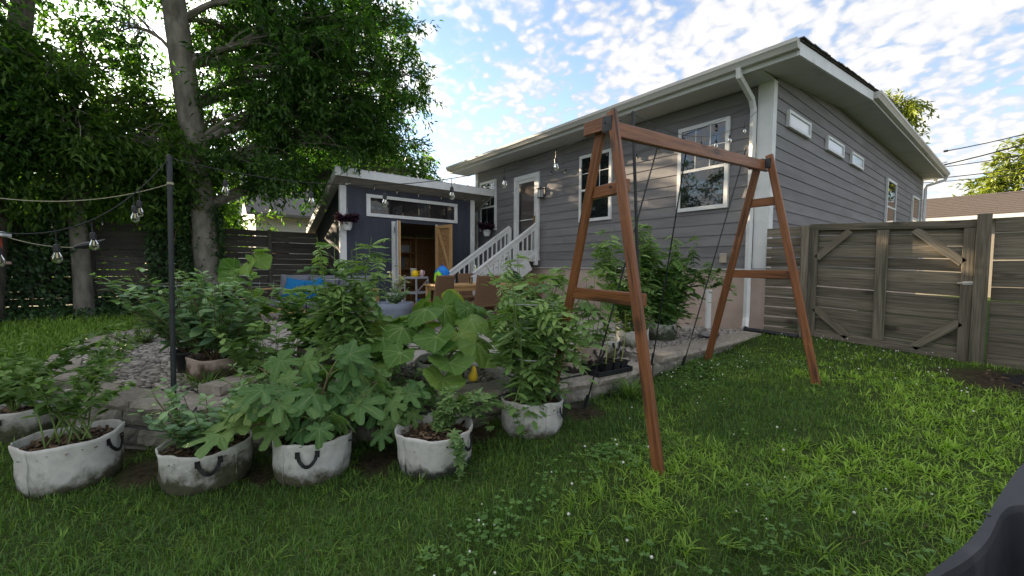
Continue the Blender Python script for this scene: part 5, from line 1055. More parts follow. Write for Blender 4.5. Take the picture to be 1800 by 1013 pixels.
def hangpot(label, x, y, ztop, zpot):
    t = thing('hanging_basket', label, 'hanging basket', (x, y, zpot)); MB().lathe([(.07, 0), (.10, .06), (.12, .16), (.127, .16), (.127, .18), (.11, .18), (.1, .15)], 22, closed=False).build('pot', WHITE, t, True); MB().lathe([(.109, .15), (.002, .16)], 20).build('soil', SOIL, t)
    for k in range(3): a = k*2.09; MB().tube([(.12*math.cos(a), .12*math.sin(a), .18), (0, 0, .5)], .0025, 4).build('hanger', WIRE, t)
    MB().tube([(0, 0, .5), (0, 0, ztop-zpot)], .0025, 4).build('hanger', WIRE, t); MB().tube([(0, 0, ztop-zpot-.02), (0, 0, ztop-zpot+.01)], [.03, .03], 10).build('hook_plate', WHITE, t)
    return t
hangpot('white hanging pot at the left corner of the shed', -9.95, 3.0, 3.04, 1.98); plant('trailing_plant', 'purple leaved plant in the hanging pot at the left of the shed', 'plant', (-9.95, 3.0, 2.13), bush(30, .26, .30), T_SMALL, LEAF_PURPLE, 110, (.09, .15), .004, STEMDK, .1)
hangpot('white hanging pot at the right corner of the shed', -9.95, 6.96, 2.98, 2.04); plant('trailing_plant', 'purple leaved plant in the hanging pot at the right of the shed', 'plant', (-9.95, 6.96, 2.19), bush(30, .26, .30), T_SMALL, LEAF_PURPLE, 110, (.09, .15), .004, STEMDK, .1)

# hoses and small clutter
def hose(label, pts, r_, mat=BLACKPL, name='drip_hose'):
    P_ = smooth_path(pts, 3); t = thing(name, label, 'hose', tuple(P_[0])); MB().tube([Vector(p)-Vector(P_[0]) for p in P_], r_, 6).build('tube', mat, t); MB().tube([(0, 0, 0), tuple(Vector(P_[2])-Vector(P_[0]))], r_*1.5, 6).build('fitting', mat, t)
hose('thin black drip line crossing the left wall cap', [(-3.70, -.10, -.02), (-3.95, .1, .095), (-4.4, .05, .095), (-5.0, -.4, .10), (-5.6, -.75, .11)], .006)
hose('black drip line along the caps beside the grow bags', [(-2.72, 2.75, .095), (-2.70, 3.2, .095), (-2.72, 3.7, .095), (-2.8, 3.95, .10)], .008)
hose('black drip line over the rims of the front bags', [(-3.9, -.35, .02), (-3.55, -.05, .0), (-3.2, .4, .05), (-2.95, 1.0, .02), (-2.7, 1.7, .06), (-2.62, 2.1, .12)], .006)
hose('black corrugated drain pipe at the foot of the downspout', [(-2.76, 6.90, .18), (-2.5, 6.86, .19), (-2.25, 6.82, .185), (-2.02, 6.80, .175)], .045, name='drain_pipe')
pv = thing('drain_pipe', 'white plastic pipe standing against the stucco base', 'pipe', (-3.30, 6.78, UP_Z)); MB().tube([(0, 0, 0), (.0, .0, .62)], .045, 14).build('pipe', WHITE, pv); MB().tube([(0, 0, .62), (0, 0, .66)], .053, 14).build('collar', WHITE, pv)
cl = thing('clutter_tray', 'shallow black tray with grey cloth on the upper wall cap', 'tray', (-2.85, 5.95, UP_Z+.005), .4); box('base', (-.09, -.2, 0), (.09, .2, .012), BLACKPL, cl)
for p0, p1 in (((-.1, -.21, 0), (.1, -.2, .05)), ((-.1, .2, 0), (.1, .21, .05)), ((-.1, -.2, 0), (-.09, .2, .05)), ((.09, -.2, 0), (.1, .2, .05))): box('side', p0, p1, BLACKPL, cl)
crumple('cloth', 'crumpled grey cloth in the shallow tray', 'cloth', (-2.88, 5.85, UP_Z+.02), (.07, .12, .05), (.25, .24, .24), 21)
# tub at the lower right edge, close to the camera
tub = thing('garden_cart', 'dark plastic tub edge close to the camera at lower right', 'tub', (.2, 1.3, -.05))
OUT = [(-.125, .86), (-.099, 1.03), (-.080, 1.12), (-.062, 1.21), (-.048, 1.31), (-.036, 1.45), (-.023, 1.60), (.011, 1.92), (.06, 2.02), (.16, 2.06), (.62, 2.06), (.68, 1.98), (.70, 1.0), (.66, .80), (.5, .74), (-.05, .74)]
INNR = [(-.10, .90), (-.079, 1.05), (-.064, 1.10), (-.049, 1.16), (-.031, 1.26), (-.024, 1.36), (-.018, 1.44), (-.004, 1.51), (.03, 1.545), (.12, 1.56), (.55, 1.56), (.60, 1.50), (.62, 1.0), (.59, .86), (.48, .80), (-.03, .80)]
def chaikin(Q):
    Q = np.array(Q); R_ = np.roll(Q, -1, 0); return np.stack([Q*.75+R_*.25, Q*.25+R_*.75], 1).reshape(-1, 2).tolist()
OUT = chaikin(chaikin(OUT)); INNR = chaikin(chaikin(INNR))
mb = MB(); n_ = len(OUT); A3 = lambda L_, z, k=1.0: [((x-.2)*k, (y-1.3)*k, z) for x, y in L_]
RZt = .65
mb.v = A3(OUT, .03, .86)+A3(OUT, RZt-.02)+A3([(x*.985+.003, y*.995+.006) for x, y in OUT], RZt)+A3([(x, y) for x, y in INNR], RZt)+A3(INNR, RZt-.015, .985)+A3(INNR, .06, .80)
for L_ in range(5):
    for k in range(n_): mb.f.append((L_*n_+k, L_*n_+(k+1) % n_, (L_+1)*n_+(k+1) % n_, (L_+1)*n_+k))
mb.f.append(tuple(5*n_+k for k in range(n_))); mb.f.append(tuple(k for k in reversed(range(n_))))
mb.build('tub', TUBPL, tub, smooth=False, bevel=0)
for x_, y_ in ((-.045, 1.40), (-.085, 1.02), (.03, 1.80)): MB().lathe([(.006, 0), (.006, .002), (.003, .004)], 10, (x_-.2+.008, y_-1.3, RZt), closed=True).build('rivet', BLACKMETAL, tub)
for x, y in ((-.2, -.4), (.35, -.4), (-.1, .55), (.35, .55)): MB().tube([(x-.02, y, .08), (x+.03, y, .08)], .09, 18).build('wheel', BLACKPL, tub)
# compost heap and sheet by the right fence
mh = thing('compost_heap', 'heap of dark mulch against the right hand fence', 'mulch heap', (.15, 6.35, .03)); mb = MB(); rs = random.Random(3)
for j in range(9):
    for k in range(28):
        a = k*2*math.pi/28; q_ = (1-j/8); rr = .55*q_*(1+.10*math.sin(3*a+1)+.06*math.sin(7*a)); mb.v.append((rr*math.cos(a), rr*.9*math.sin(a), -.03+.14*(1-q_**1.6)+rs.uniform(-.012, .015)))
for j in range(8):
    for k in range(28): mb.f.append((j*28+k, j*28+(k+1) % 28, (j+1)*28+(k+1) % 28, (j+1)*28+k))
mb.build('pile', DARKSOIL, mh, True); chips(160, .5, .05, mh, 'bark_bits')
ts_ = thing('plastic_sheet', 'crumpled pale blue plastic sheet on the mulch heap', 'sheet', (.12, 6.45, .14)); mb = MB(); 
for j in range(7):
    for k in range(13): mb.v.append((k*.05-.1, .28-k*.045+j*.02, .02+.035*math.sin(k*1.3+j)+.03*math.sin(j*2+k*.7)))
for j in range(6):
    for k in range(12): mb.f.append((j*13+k, j*13+k+1, (j+1)*13+k+1, (j+1)*13+k))
mb.build('sheet', mk('plastic_film', (.16, .20, .22), (.30, .34, .36), 10, (1, 1, 1), .3, .2), ts_, True); MB().tube([(-.1, .3, .03), (.2, .1, .05), (.5, -.2, .05)], .01, 6).build('hem', mk('film_hem', (.2, .25, .27)), ts_)
# ------------------------------------------------------------------ neighbouring buildings
nb = thing('house', 'white neighbouring house with grey roof behind the back fence', 'house', (-22, 5, 0)); ninv = Matrix.Translation((22, -5, 0))
def npart(o): o.parent = nb; o.matrix_parent_inverse = ninv; return o
NW = mk('white_siding', (.60, .60, .58), (.68, .68, .66), 3, (.3, 1, 6), .7, .1)
for k in range(20):
    z = .1+k*.18; o = board_x(z, 0, 10.6).build('siding_board', NW); o.rotation_euler = (0, 0, R(90)); o.location = (-22.02, 7.9, z); npart(o)
npart(box('wall', (-30, 2.6, 0), (-22.05, 13.2, 3.65), NW))
gm = MB(); gm.v = [(-30, 2.6, 3.65), (-22.06, 2.6, 3.65), (-26, 2.6, 6.8), (-30, 13.2, 3.65), (-22.06, 13.2, 3.65), (-26, 13.2, 6.8)]; gm.f = [(0, 1, 2), (5, 4, 3), (0, 3, 4, 1), (1, 4, 5, 2), (2, 5, 3, 0)]; npart(gm.build('gable', NW))
RG = mk('grey_roof', (.14, .135, .13), (.2, .19, .185), 20, (1, 1, 1), .9, .4)
for sx in (1, -1):
    mb = MB(); x1 = -26+sx*4.5; mb.v = [(-26, 2.2, 6.85), (x1, 2.2, 3.38), (x1, 13.6, 3.38), (-26, 13.6, 6.85)]; mb.v += [(a, b, c+.12) for a, b, c in mb.v]; mb.f = [(0, 1, 2, 3), (7, 6, 5, 4), (0, 4, 5, 1), (1, 5, 6, 2), (2, 6, 7, 3), (3, 7, 4, 0)]; npart(mb.build('roof', RG))
wn = npart(box('window', (-22.06, 3.2, 1.4), (-21.98, 4.0, 2.6), WHITE)); w2 = box('pane', (-21.985, 3.27, 1.47), (-21.97, 3.93, 2.53), GLASS); w2.parent = wn; w2.matrix_parent_inverse = wn.matrix_basis.inverted()
gar = thing('garage', 'low building with sunlit brown shingle roof behind the right fence', 'garage', (2, 28, 0)); ginv = Matrix.Translation((-2, -28, 0))
def gpart(o): o.parent = gar; o.matrix_parent_inverse = ginv; return o
gpart(box('wall', (-3.6, 26.4, 0), (14, 36, 3.3), mk('tan_wall', (.30, .27, .22), (.34, .30, .25)))); BR = mk('brown_shingle', (.075, .060, .052), (.115, .094, .080), 14, (1, 1, 1), .9, .4)
for y0, y1, s0, s1 in ((25.9, 31.2, 3.36, 4.85), (36.5, 31.2, 3.36, 4.85)):
    mb = MB(); mb.v = [(-4.0, y0, s0), (14.4, y0, s0), (14.4, y1, s1), (-4.0, y1, s1)]; mb.v += [(a, b, c+.08) for a, b, c in mb.v]; mb.f = [(3, 2, 1, 0), (4, 5, 6, 7), (0, 1, 5, 4), (1, 2, 6, 5), (2, 3, 7, 6), (3, 0, 4, 7)]; gpart(mb.build('roof', BR))
for k in range(12):
    y = 26.0+k*.43; z = 3.36+(y-25.9)*.2811+.082; mb = MB().box((-4.02, 0, 0), (14.42, .05, .018)); o = mb.build('shingle_course', BR); o.location = (0, y, z); gpart(o)
gpart(box('fascia', (-4.0, 25.86, 3.26), (14.4, 25.895, 3.42), WHITE)); gpart(box('door', (4, 26.36, 0), (6.5, 26.399, 2.2), WHITE))

# ------------------------------------------------------------------ trees
def tree(name, label, loc, trunk, rads, lobes, mat, leaf=(.10, .17), T=T_THIN, per=42, bark=BARK, seed=1, sag=.25, group=None, cl_r=.42):
    """lobes: (centre xyz world, radii xyz, clusters); trunk world points"""
    rs = np.random.default_rng(seed); t = thing(name, label, 'tree', loc, 0, group); L0 = Vector(loc)
    tp = smooth_path(trunk, 2); rr = np.interp(np.linspace(0, 1, len(tp)), np.linspace(0, 1, len(rads)), rads)
    mb = MB(); n_ = 14; m_ = len(tp)
    for i, p in enumerate(tp):
        fl_ = 1+.45*math.exp(-i*1.6)
        for k in range(n_):
            a = 2*math.pi*k/n_; q_ = rr[i]*fl_*(1+.07*math.sin(3*a+i*.4)+.04*math.sin(7*a-i*.7)); mb.v.append((p[0]+q_*math.cos(a)-L0.x, p[1]+q_*math.sin(a)-L0.y, p[2]-L0.z))
    for i in range(m_-1):
        for k in range(n_): mb.f.append((i*n_+k, i*n_+(k+1) % n_, (i+1)*n_+(k+1) % n_, (i+1)*n_+k))
    mb.build('trunk', bark, t, True)
    bm_ = MB(); PP, DD = [], []
    for c, rad, ncl in lobes:
        c = np.array(c, float); zt_ = c[2]-.35*np.hypot(c[0]-tp[0][0], c[1]-tp[0][1]); zt_ = max(min(zt_, tp[-1][2]-.2), tp[0][2]+1.2)
        k = int(np.argmin(np.abs(tp[:, 2]-zt_))); s = tp[k]; limb = curve3(s, c, (0, 0, .35), 7); br = .035+.012*np.linalg.norm(c-s)
        bm_.tube([p-L0 for p in limb], [br*(1-.75*i/6) for i in range(7)], 6)
        for _ in range(ncl):
            d = rs.normal(size=3); d /= np.linalg.norm(d); q_ = c+d*np.array(rad)*rs.random()**.42
            b = limb[rs.integers(2, 7)]; tw = curve3(b, q_, (rs.normal(0, .1), rs.normal(0, .1), .18), 5)
            bm_.tube([p-L0 for p in tw], [br*.28*(1-.8*i/4)+.003 for i in range(5)], 3, False)
            out = q_-np.array(b); out[2] -= .1; out /= np.linalg.norm(out)+1e-6
            # spray: leaves along a few drooping twigs from the cluster centre
            for _k in range(4):
                dv = out*.6+rs.normal(0, .6, 3); dv[2] -= sag; dv /= np.linalg.norm(dv); ln = cl_r*rs.uniform(.7, 1.6); nn = per//4
                u_ = rs.random(nn); PP.append(q_+dv*(u_*ln)[:, None]+rs.normal(0, .055, (nn, 3))-np.array([0, 0, 1])*(u_**2*ln*.25)[:, None]); DD.append(dv*.8+rs.normal(0, .6, (nn, 3))-np.array([0, 0, .25]))
    bm_.build('branches', bark, t)
    P_ = np.concatenate(PP)-np.array(loc); D_ = np.concatenate(DD); k = len(P_); Nn = rs.normal(0, .55, (k, 3))+np.array([0, 0, 1]); V, F, tt = scatter(T, P_, D_, Nn, rs.uniform(*leaf, k), np.clip(rs.normal(.45, .28, k), 0, 1))
    cr_ = link('crown', np_mesh('crown', V, F, tint=tt), mat, t); return t
tree('shade_tree', 'large tree with thick pale trunk and ivy standing by the shed', (-11.3, .45, .05), [(-11.3, .47, -.1), (-11.3, .42, 1), (-11.3, .29, 3.2), (-11.35, -.02, 6.6), (-11.4, -.3, 10.5)], [.29, .25, .225, .20, .12],
     [((-10.4, 2.6, 4.1), (1.0, 1.0, .7), 34), ((-10.5, 1.9, 5.2), (1.2, 1.2, .8), 48), ((-10.4, 3.0, 6.2), (1.3, 1.2, .9), 52), ((-10.6, 4.1, 4.4), (.8, .9, .55), 26), ((-11, 4.9, 3.75), (.6, .7, .4), 14), ((-10.4, 3.6, 5.2), (1., .9, .7), 34), ((-11.2, 1.5, 3.5), (.9, .9, .5), 26), ((-10.3, 2.7, 7.4), (1.3, 1.2, .9), 40), ((-10.5, 1.7, 6.6), (1.2, .9, .9), 36), ((-11, .6, 8.6), (2.0, 2.0, 1.3), 50), ((-12.2, 2.6, 4.8), (1.2, 1.2, 1.0), 34), ((-11.8, -.9, 7.4), (1.2, 1.0, .8), 30), ((-12.4, 1.6, 6.4), (1.2, 1.4, 1.1), 32), ((-11.2, 3.6, 3.4), (.8, .8, .35), 14), ((-12.5, 4.2, 6.6), (1.2, 1.2, 1.0), 22), ((-10.6, 1.9, 4.5), (.9, .9, .6), 40), ((-12.3, .9, 6.2), (.9, 1.0, .8), 30), ((-12.3, .8, 4.4), (.9, .9, .7), 30), ((-12.2, .9, 7.6), (1.0, 1.0, .8), 24), ((-10.9, 1.3, 7.2), (.8, .7, .7), 20), ((-11.0, .75, 5.2), (.4, .5, .5), 10), ((-10.4, 3.4, 4.6), (.9, .9, .6), 34), ((-10.2, 2.3, 5.8), (1.1, 1.1, .7), 44), ((-11.8, -.9, 5.9), (.8, .6, .6), 16), ((-10.2, 4.0, 7.0), (1.0, 1.0, .8), 34), ((-10.6, 1.6, 3.3), (.8, .9, .45), 22), ((-10.3, 4.5, 6.0), (.8, .8, .6), 24), ((-12, 2.8, 3.3), (.8, .9, .4), 22)],
     LEAF_TREE, (.10, .18), T_THIN, 80, BARK_PALE, 5, group='trees along the back fence')
tree('shade_tree', 'slim pale trunked tree in front of the ivy covered fence', (-11.7, -1.58, .1), [(-11.7, -1.56, -.1), (-11.75, -1.6, 1.3), (-11.8, -1.70, 3), (-12.0, -1.7, 3.9), (-12.1, -1.6, 4.6)], [.165, .14, .125, .09, .05],
     [((-11.6, -1.1, 3.6), (1.0, 1.0, .6), 40), ((-11.6, -2.2, 3.9), (1.0, .9, .7), 44), ((-11.9, -.4, 4.4), (1.1, .8, .7), 36), ((-12, -2.4, 5.1), (1.2, .9, .8), 40), ((-12.2, -.6, 3.2), (.9, .9, .5), 34), ((-12.2, -1.4, 5.2), (1., .8, .6), 26), ((-11.2, -1.6, 3.5), (.7, .8, .45), 34), ((-11.3, -.3, 3.5), (.8, .8, .5), 36), ((-11.2, -1.9, 4.5), (.8, .8, .5), 30), ((-11.3, -.2, 2.8), (.7, .6, .35), 24), ((-11.4, -2.5, 3.0), (.7, .7, .4), 24), ((-11.5, -.9, 2.75), (.7, .7, .4), 24), ((-11.6, -2.0, 2.5), (.6, .6, .35), 16), ((-12.0, .3, 3.0), (.7, .7, .5), 26), ((-11.8, -.8, 4.0), (.8, .8, .6), 30)], LEAF_TREE2, (.11, .18), T_THIN, 60, BARK_PALE, 9, group='trees along the back fence')
tree('shade_tree', 'leaning dark trunked tree at the far left edge', (-11.2, -2.75, .0), [(-11.1, -2.75, -.1), (-11.3, -2.7, 1.5), (-11.7, -2.62, 3.5), (-12.4, -2.35, 5.5), (-13, -2.3, 8)], [.27, .24, .2, .17, .1],
     [((-11.4, -3.3, 3.9), (1.1, 1.0, .7), 44), ((-11.6, -2.7, 5.0), (1.1, .9, .7), 38), ((-12.2, -3.4, 6.2), (1.3, 1.1, .9), 40), ((-11.2, -3.6, 2.9), (.9, .8, .5), 30), ((-13.4, -2.9, 7.4), (1.4, 1.2, .8), 30), ((-11.2, -2.6, 4.2), (.8, .8, .5), 36), ((-11.1, -3.2, 5.3), (.8, .8, .6), 30), ((-11.0, -2.7, 3.2), (.7, .7, .4), 26)], LEAF_TREE, (.11, .18), T_THIN, 60, BARK, 12, group='trees along the back fence')
for i, (x, y, hh, lab) in enumerate(((-17.5, -4.6, 7.5, 'leafy tree beyond the fence at the far left'), (-18.5, -1.2, 5.2, 'lower bright leafed tree beyond the fence between the trunks'), (-18, -.6, 5.0, 'leafy tree beyond the fence behind the big trunk'), (-16.2, 5.4, 6.6, 'airy tree added behind the right part of the big crown to filter sun on the house'), (-34, 11, 10.5, 'tree beyond the fence rising behind the shed roof'))):
    lb_ = [((x+random.uniform(-1.2, 1.4), y+random.uniform(-1.7, 1.7), hh*random.uniform(.62 if x == -16.2 else .36, .95)), (1.5, 1.3 if x == -16.2 else 1.5, .8 if x == -16.2 else 1.0), 12 if x == -16.2 else 20) for _ in range(9)]  # sparser lobes on the airy tree, added to filter sun onto the facade
    tree('background_tree', lab, (x, y, .1), [(x, y, -.1), (x+.1, y, hh*.4), (x, y+.2, hh*.9)], [.22, .16, .06], lb_, LEAF_TREE2, (.16, .27), T_THIN, 48, BARK, 30+i, group='trees beyond the back fence', cl_r=.6)
for i, (x, y, hh, lab) in enumerate(((-13.5, -6.8, 8.5, 'unseen tree added along the fence row left of the view to block sun'), (-9.5, -11, 9.0, 'unseen tree added left behind the camera for shade and window reflections'), (-16, -9.5, 9, 'second unseen tree added along the fence row to block sun'))):  # out-of-view trees added to block the low sun and show in window reflections
    lb_ = [((x+random.uniform(-1.8, 1.8), y+random.uniform(-1.8, 1.8), hh*random.uniform(.28, .95)), (1.6, 1.6, 1.1), 20) for _ in range(10)]
    tree('background_tree', lab, (x, y, .1), [(x, y, -.1), (x+.1, y, hh*.4), (x, y+.2, hh*.9)], [.25, .18, .06], lb_, LEAF_TREE, (.18, .30), T_THIN, 40, BARK, 50+i, cl_r=.6)
tree('background_tree', 'sunlit round tree behind the brown garage roof', (.3, 44, 0), [(.3, 44, 0), (.3, 44, 4), (.3, 44, 9)], [.4, .3, .1], [((.3+a, 44+b, c+.6), (1.4, 1.4, 1.0), 22) for a, b, c in ((-2.2, -.5, 6.2), (-1.2, -1, 7.6), (.2, -1, 8.9), (-.4, -1, 6.3), (1.5, -.5, 7.4), (-2.4, 0, 5.2), (2.6, 0, 9.0), (.9, 0, 5.4), (1.6, 0, 10.2), (3.4, 0, 7.4))], LEAF_SUN, (.28, .46), T_THIN, 44, BARK, 70, cl_r=.8)
tree('background_tree', 'sparse sunlit tree top rising above the house roof', (-5.2, 31, 0), [(-5.2, 31, 0), (-5.2, 31, 6), (-5.1, 31, 10.6)], [.4, .3, .08], [((-5.2+a, 31+b, c), (.8, .8, .5), nn) for a, b, c, nn in ((-2.2, 0, 11.5, 5), (-.3, 0, 10.2, 12), (.7, 0, 9.8, 14), (-.6, 0, 9.3, 12), (.3, .5, 9.0, 12), (-1.4, 0, 10.0, 8))], LEAF_SUN, (.22, .36), T_THIN, 40, BARK_PALE, 75, cl_r=.6)
k = 60000; a_ = rng.uniform(R(135), R(250), k); a_ = a_+R(0); rr = rng.uniform(46, 60, k); zz = rng.random(k)**.7*(4.5+5*vnoise(a_*9, a_*0, 4)+2*vnoise(a_*31, a_*0, 6))  # tree belt added to cover the bright sky low behind the fence
P_ = np.stack([rr*np.cos(a_), rr*np.sin(a_), zz], 1); V, F, tt = scatter(T_SMALL, P_, unit(k), unit(k), rng.uniform(.45, .95, k)); tag(link('distant_trees', np_mesh('distant_trees', V, F, tint=tt), LEAF_TREE2), 'far belt of trees added beyond the gardens to block bright low sky', 'trees', kind='stuff')
# ivy over fence and trunks
def ivy(label, P, Nn, name='ivy', size=(.06, .12)):
    k = len(P); t = thing(name, label, 'ivy', tuple(np.round(P.min(0)*[0, 0, 1]+P.mean(0)*[1, 1, 0], 2))); L0 = np.array(t.location)
    D = np.stack([rng.normal(0, .5, k), rng.normal(0, .6, k), rng.normal(-.7, .4, k)], 1); V, F, tt = scatter(T_SMALL, P-L0, D, Nn+rng.normal(0, .35, (k, 3)), rng.uniform(*size, k)); V_ = np.array(V)
    tag(link('leaves', np_mesh('leaves', V, F, tint=tt), LEAF_IVY, t), kind='stuff')
    mb = MB()
    for i in range(14):
        p = Vector(P[rng.integers(0, k)]-L0); mb.tube([(p.x, p.y, 0), (p.x, p.y+random.uniform(-.3, .3), p.z*.6), tuple(p)], .008, 4)
    tag(mb.build('vine_stems', STEMDK, t), kind='stuff')
k = 24000; y_ = rng.uniform(-7.5, .75, k); z_ = rng.random(k)**.8*2.5; m_ = (fbm(y_, z_, .8, 21) > .27+.12*np.clip(z_-1, 0, 2)) & ~((np.abs(y_+1.05) < .42) & (z_ > .6)); y_, z_ = y_[m_], z_[m_]
ivy('dark ivy and undergrowth covering the back fence under the trees', np.stack([-12.18+np.abs(rng.normal(0, .2, len(y_))), y_, z_+.02], 1), np.tile([1., 0, .4], (len(y_), 1)))
k = 5200; z_ = rng.random(k)**1.3*2.5; a_ = rng.normal(1.55, .45, k); ax = np.where(rng.random(k) < .5, a_, a_-3.1); r_ = .27+np.abs(rng.normal(0, .07, k)); m_ = fbm(ax, z_, 1.3, 31) > .40; z_, ax, r_ = z_[m_], ax[m_], r_[m_]
ivy('ivy climbing both sides of the thick tree trunk', np.stack([-11.3+r_*np.cos(ax), .40-.045*z_+r_*np.sin(ax), z_], 1), np.stack([np.cos(ax), np.sin(ax), np.full(len(z_), .3)], 1), size=(.05, .10))
k = 9000; x_ = rng.uniform(-12.2, -10.6, k); y_ = rng.uniform(-7, 1.6, k); m_ = rng.random(k) < np.clip((-10.7-x_)*.9, 0, 1); x_, y_ = x_[m_], y_[m_]
ivy('low ivy ground cover at the foot of the trees', np.stack([x_, y_, H(x_, y_)+rng.random(len(x_))*.22], 1), np.tile([.2, 0, 1.], (len(x_), 1)), 'ground_ivy')

# ------------------------------------------------------------------ grass
def blades(P, l, w_, bend, tint, name, mat, seed):
    rs = np.random.default_rng(seed); k = len(P); a = rs.random(k)*6.28; lean = rs.uniform(.1, 1, k)*bend; d = np.stack([np.cos(a), np.sin(a)], 1); s_ = np.stack([-d[:, 1], d[:, 0]], 1)
    V = np.zeros((k, 5, 3)); h2 = l*(1-.35*lean)
    V[:, 0, :2] = P[:, :2]-s_*w_[:, None]/2; V[:, 1, :2] = P[:, :2]+s_*w_[:, None]/2; mid = P[:, :2]+d*(l*lean*.35)[:, None]; tipp = P[:, :2]+d*(l*lean)[:, None]
    V[:, 2, :2] = mid+s_*w_[:, None]*.42; V[:, 3, :2] = mid-s_*w_[:, None]*.42; V[:, 4, :2] = tipp
    V[:, 0, 2] = V[:, 1, 2] = P[:, 2]-.01; V[:, 2, 2] = V[:, 3, 2] = P[:, 2]+h2*.62; V[:, 4, 2] = P[:, 2]+h2*(1-.25*lean)
    F = (np.array([(0, 1, 2), (0, 2, 3), (3, 2, 4)])[None]+(np.arange(k)*5)[:, None, None]).reshape(-1, 3)
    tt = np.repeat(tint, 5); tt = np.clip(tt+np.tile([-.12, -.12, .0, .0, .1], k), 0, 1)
    o = link(name, np_mesh(name, V.reshape(-1, 3), F, tint=tt), mat); return o
def gsample(n, box_, dens):
    x = rng.uniform(box_[0], box_[1], n); y = rng.uniform(box_[2], box_[3], n); keep = (rng.random(n) < dens(x, y)) & ~inpoly(x, y, PATIO) & (bare(x, y) < .35*rng.random(n)+.2) & ~((x < HX+.02) & (y > HY)) & ~((y > 7.0) & (x < 4)) ; x, y = x[keep], y[keep]
    for cx, cy, rr in ((-3.97, -.62, .22), (-5.1, -1.12, .21), (-3.42, .1, .22), (-3.06, .67, .21), (-2.56, 1.36, .22), (-2.5, 2.2, .21)):
        m = np.hypot(x-cx, y-cy) > rr; x, y = x[m], y[m]
    return x, y
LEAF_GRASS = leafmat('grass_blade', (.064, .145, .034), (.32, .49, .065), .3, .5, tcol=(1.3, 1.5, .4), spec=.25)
dcam = lambda x, y: np.hypot(x, y)
lime = lambda x, y: np.clip((fbm(x, y, .75, 41)-.40)*3.6+.55*np.clip((x+1.9)*.6, -.7, .6), 0, 1)
def near_d(x, y): d = dcam(x, y); return np.clip(1.25-.17*d, .22, 1)
THATCH = leafmat('dry_thatch', (.12, .10, .05), (.26, .22, .12), .1, .8, spec=.1)
def rays(P, az, l, w_, lean, tint, name, mat):
    """blades with a given heading, arching over"""
    k = len(P); d = np.stack([np.cos(az), np.sin(az)], 1); s_ = np.stack([-d[:, 1], d[:, 0]], 1); V = np.zeros((k, 7, 3))
    for j, (u_, ww) in enumerate(((0, .8), (.4, 1), (.75, .8), (1, 0))):
        c = P[:, :2]+d*(l*u_*(.35+.65*lean*(.5+.5*u_)))[:, None]; z = P[:, 2]-.008+l*(u_*(1.05-.55*lean)-.45*lean*u_*u_)
        if j < 3:
            V[:, j*2, :2] = c-s_*(w_*ww/2)[:, None]; V[:, j*2+1, :2] = c+s_*(w_*ww/2)[:, None]; V[:, j*2, 2] = z; V[:, j*2+1, 2] = z
        else: V[:, 6, :2] = c; V[:, 6, 2] = z
    F = (np.array([(0, 1, 3), (0, 3, 2), (2, 3, 5), (2, 5, 4), (4, 5, 6)])[None]+(np.arange(k)*7)[:, None, None]).reshape(-1, 3)
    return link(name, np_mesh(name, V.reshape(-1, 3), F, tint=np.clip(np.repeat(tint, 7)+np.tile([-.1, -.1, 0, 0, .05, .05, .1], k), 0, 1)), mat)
x, y = gsample(360000, (-5.2, 2.6, -3.2, 7.0), near_d); d_ = dcam(x, y); L_ = lime(x, y); sel = rng.random(len(x)) < .95-.45*L_; x, y, d_, L_ = x[sel], y[sel], d_[sel], L_[sel]
pz = H(x, y)+(fbm(x, y, 1.6, 3)-.5)*.035; tall = .55+.75*fbm(x, y, 2.3, 55); k = len(x)
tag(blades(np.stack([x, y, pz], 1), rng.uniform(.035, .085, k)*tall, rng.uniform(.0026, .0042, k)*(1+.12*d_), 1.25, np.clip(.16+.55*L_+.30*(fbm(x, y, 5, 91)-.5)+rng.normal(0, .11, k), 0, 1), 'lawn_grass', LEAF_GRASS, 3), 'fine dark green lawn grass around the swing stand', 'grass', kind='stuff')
cx, cy = gsample(26000, (-5.0, 2.6, -3.0, 7.0), lambda x, y: near_d(x, y)*(.06+.94*lime(x, y)**1.2)); nbl = rng.integers(5, 13, len(cx)); x = np.repeat(cx, nbl)+rng.normal(0, .012, nbl.sum()); y = np.repeat(cy, nbl)+rng.normal(0, .012, nbl.sum()); k = len(x)
vig = np.repeat(rng.uniform(.65, 1.25, len(cx)), nbl); ct_ = np.repeat(rng.normal(0, .10, len(cx)), nbl); hd = np.repeat(rng.random(len(cx))*6.28, nbl)
pz = H(x, y)+(fbm(x, y, 1.6, 3)-.5)*.035
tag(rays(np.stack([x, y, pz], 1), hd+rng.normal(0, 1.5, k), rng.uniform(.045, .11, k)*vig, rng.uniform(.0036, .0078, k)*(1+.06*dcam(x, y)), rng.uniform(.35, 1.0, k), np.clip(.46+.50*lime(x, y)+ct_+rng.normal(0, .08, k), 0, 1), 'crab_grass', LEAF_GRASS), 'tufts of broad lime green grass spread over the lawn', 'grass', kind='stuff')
x, y = gsample(26000, (-5.0, 2.6, -3.0, 7.0), lambda x, y: near_d(x, y)*np.clip(.25+2*(fbm(x, y, 1.1, 17)-.5), .03, 1)); k = len(x)
tag(rays(np.stack([x, y, H(x, y)+(fbm(x, y, 1.6, 3)-.5)*.035+.012], 1), rng.random(k)*6.28, rng.uniform(.04, .10, k), rng.uniform(.002, .0035, k), rng.uniform(.8, 1.15, k), rng.random(k), 'dry_thatch', THATCH), 'dry straw coloured thatch between the grass blades', 'grass', kind='stuff')
x, y = gsample(150000, (-12, -4.8, -7.5, 1.2), lambda x, y: np.clip(1-.06*dcam(x, y), .25, 1)*(x > -12)); d_ = dcam(x, y); k = len(x)
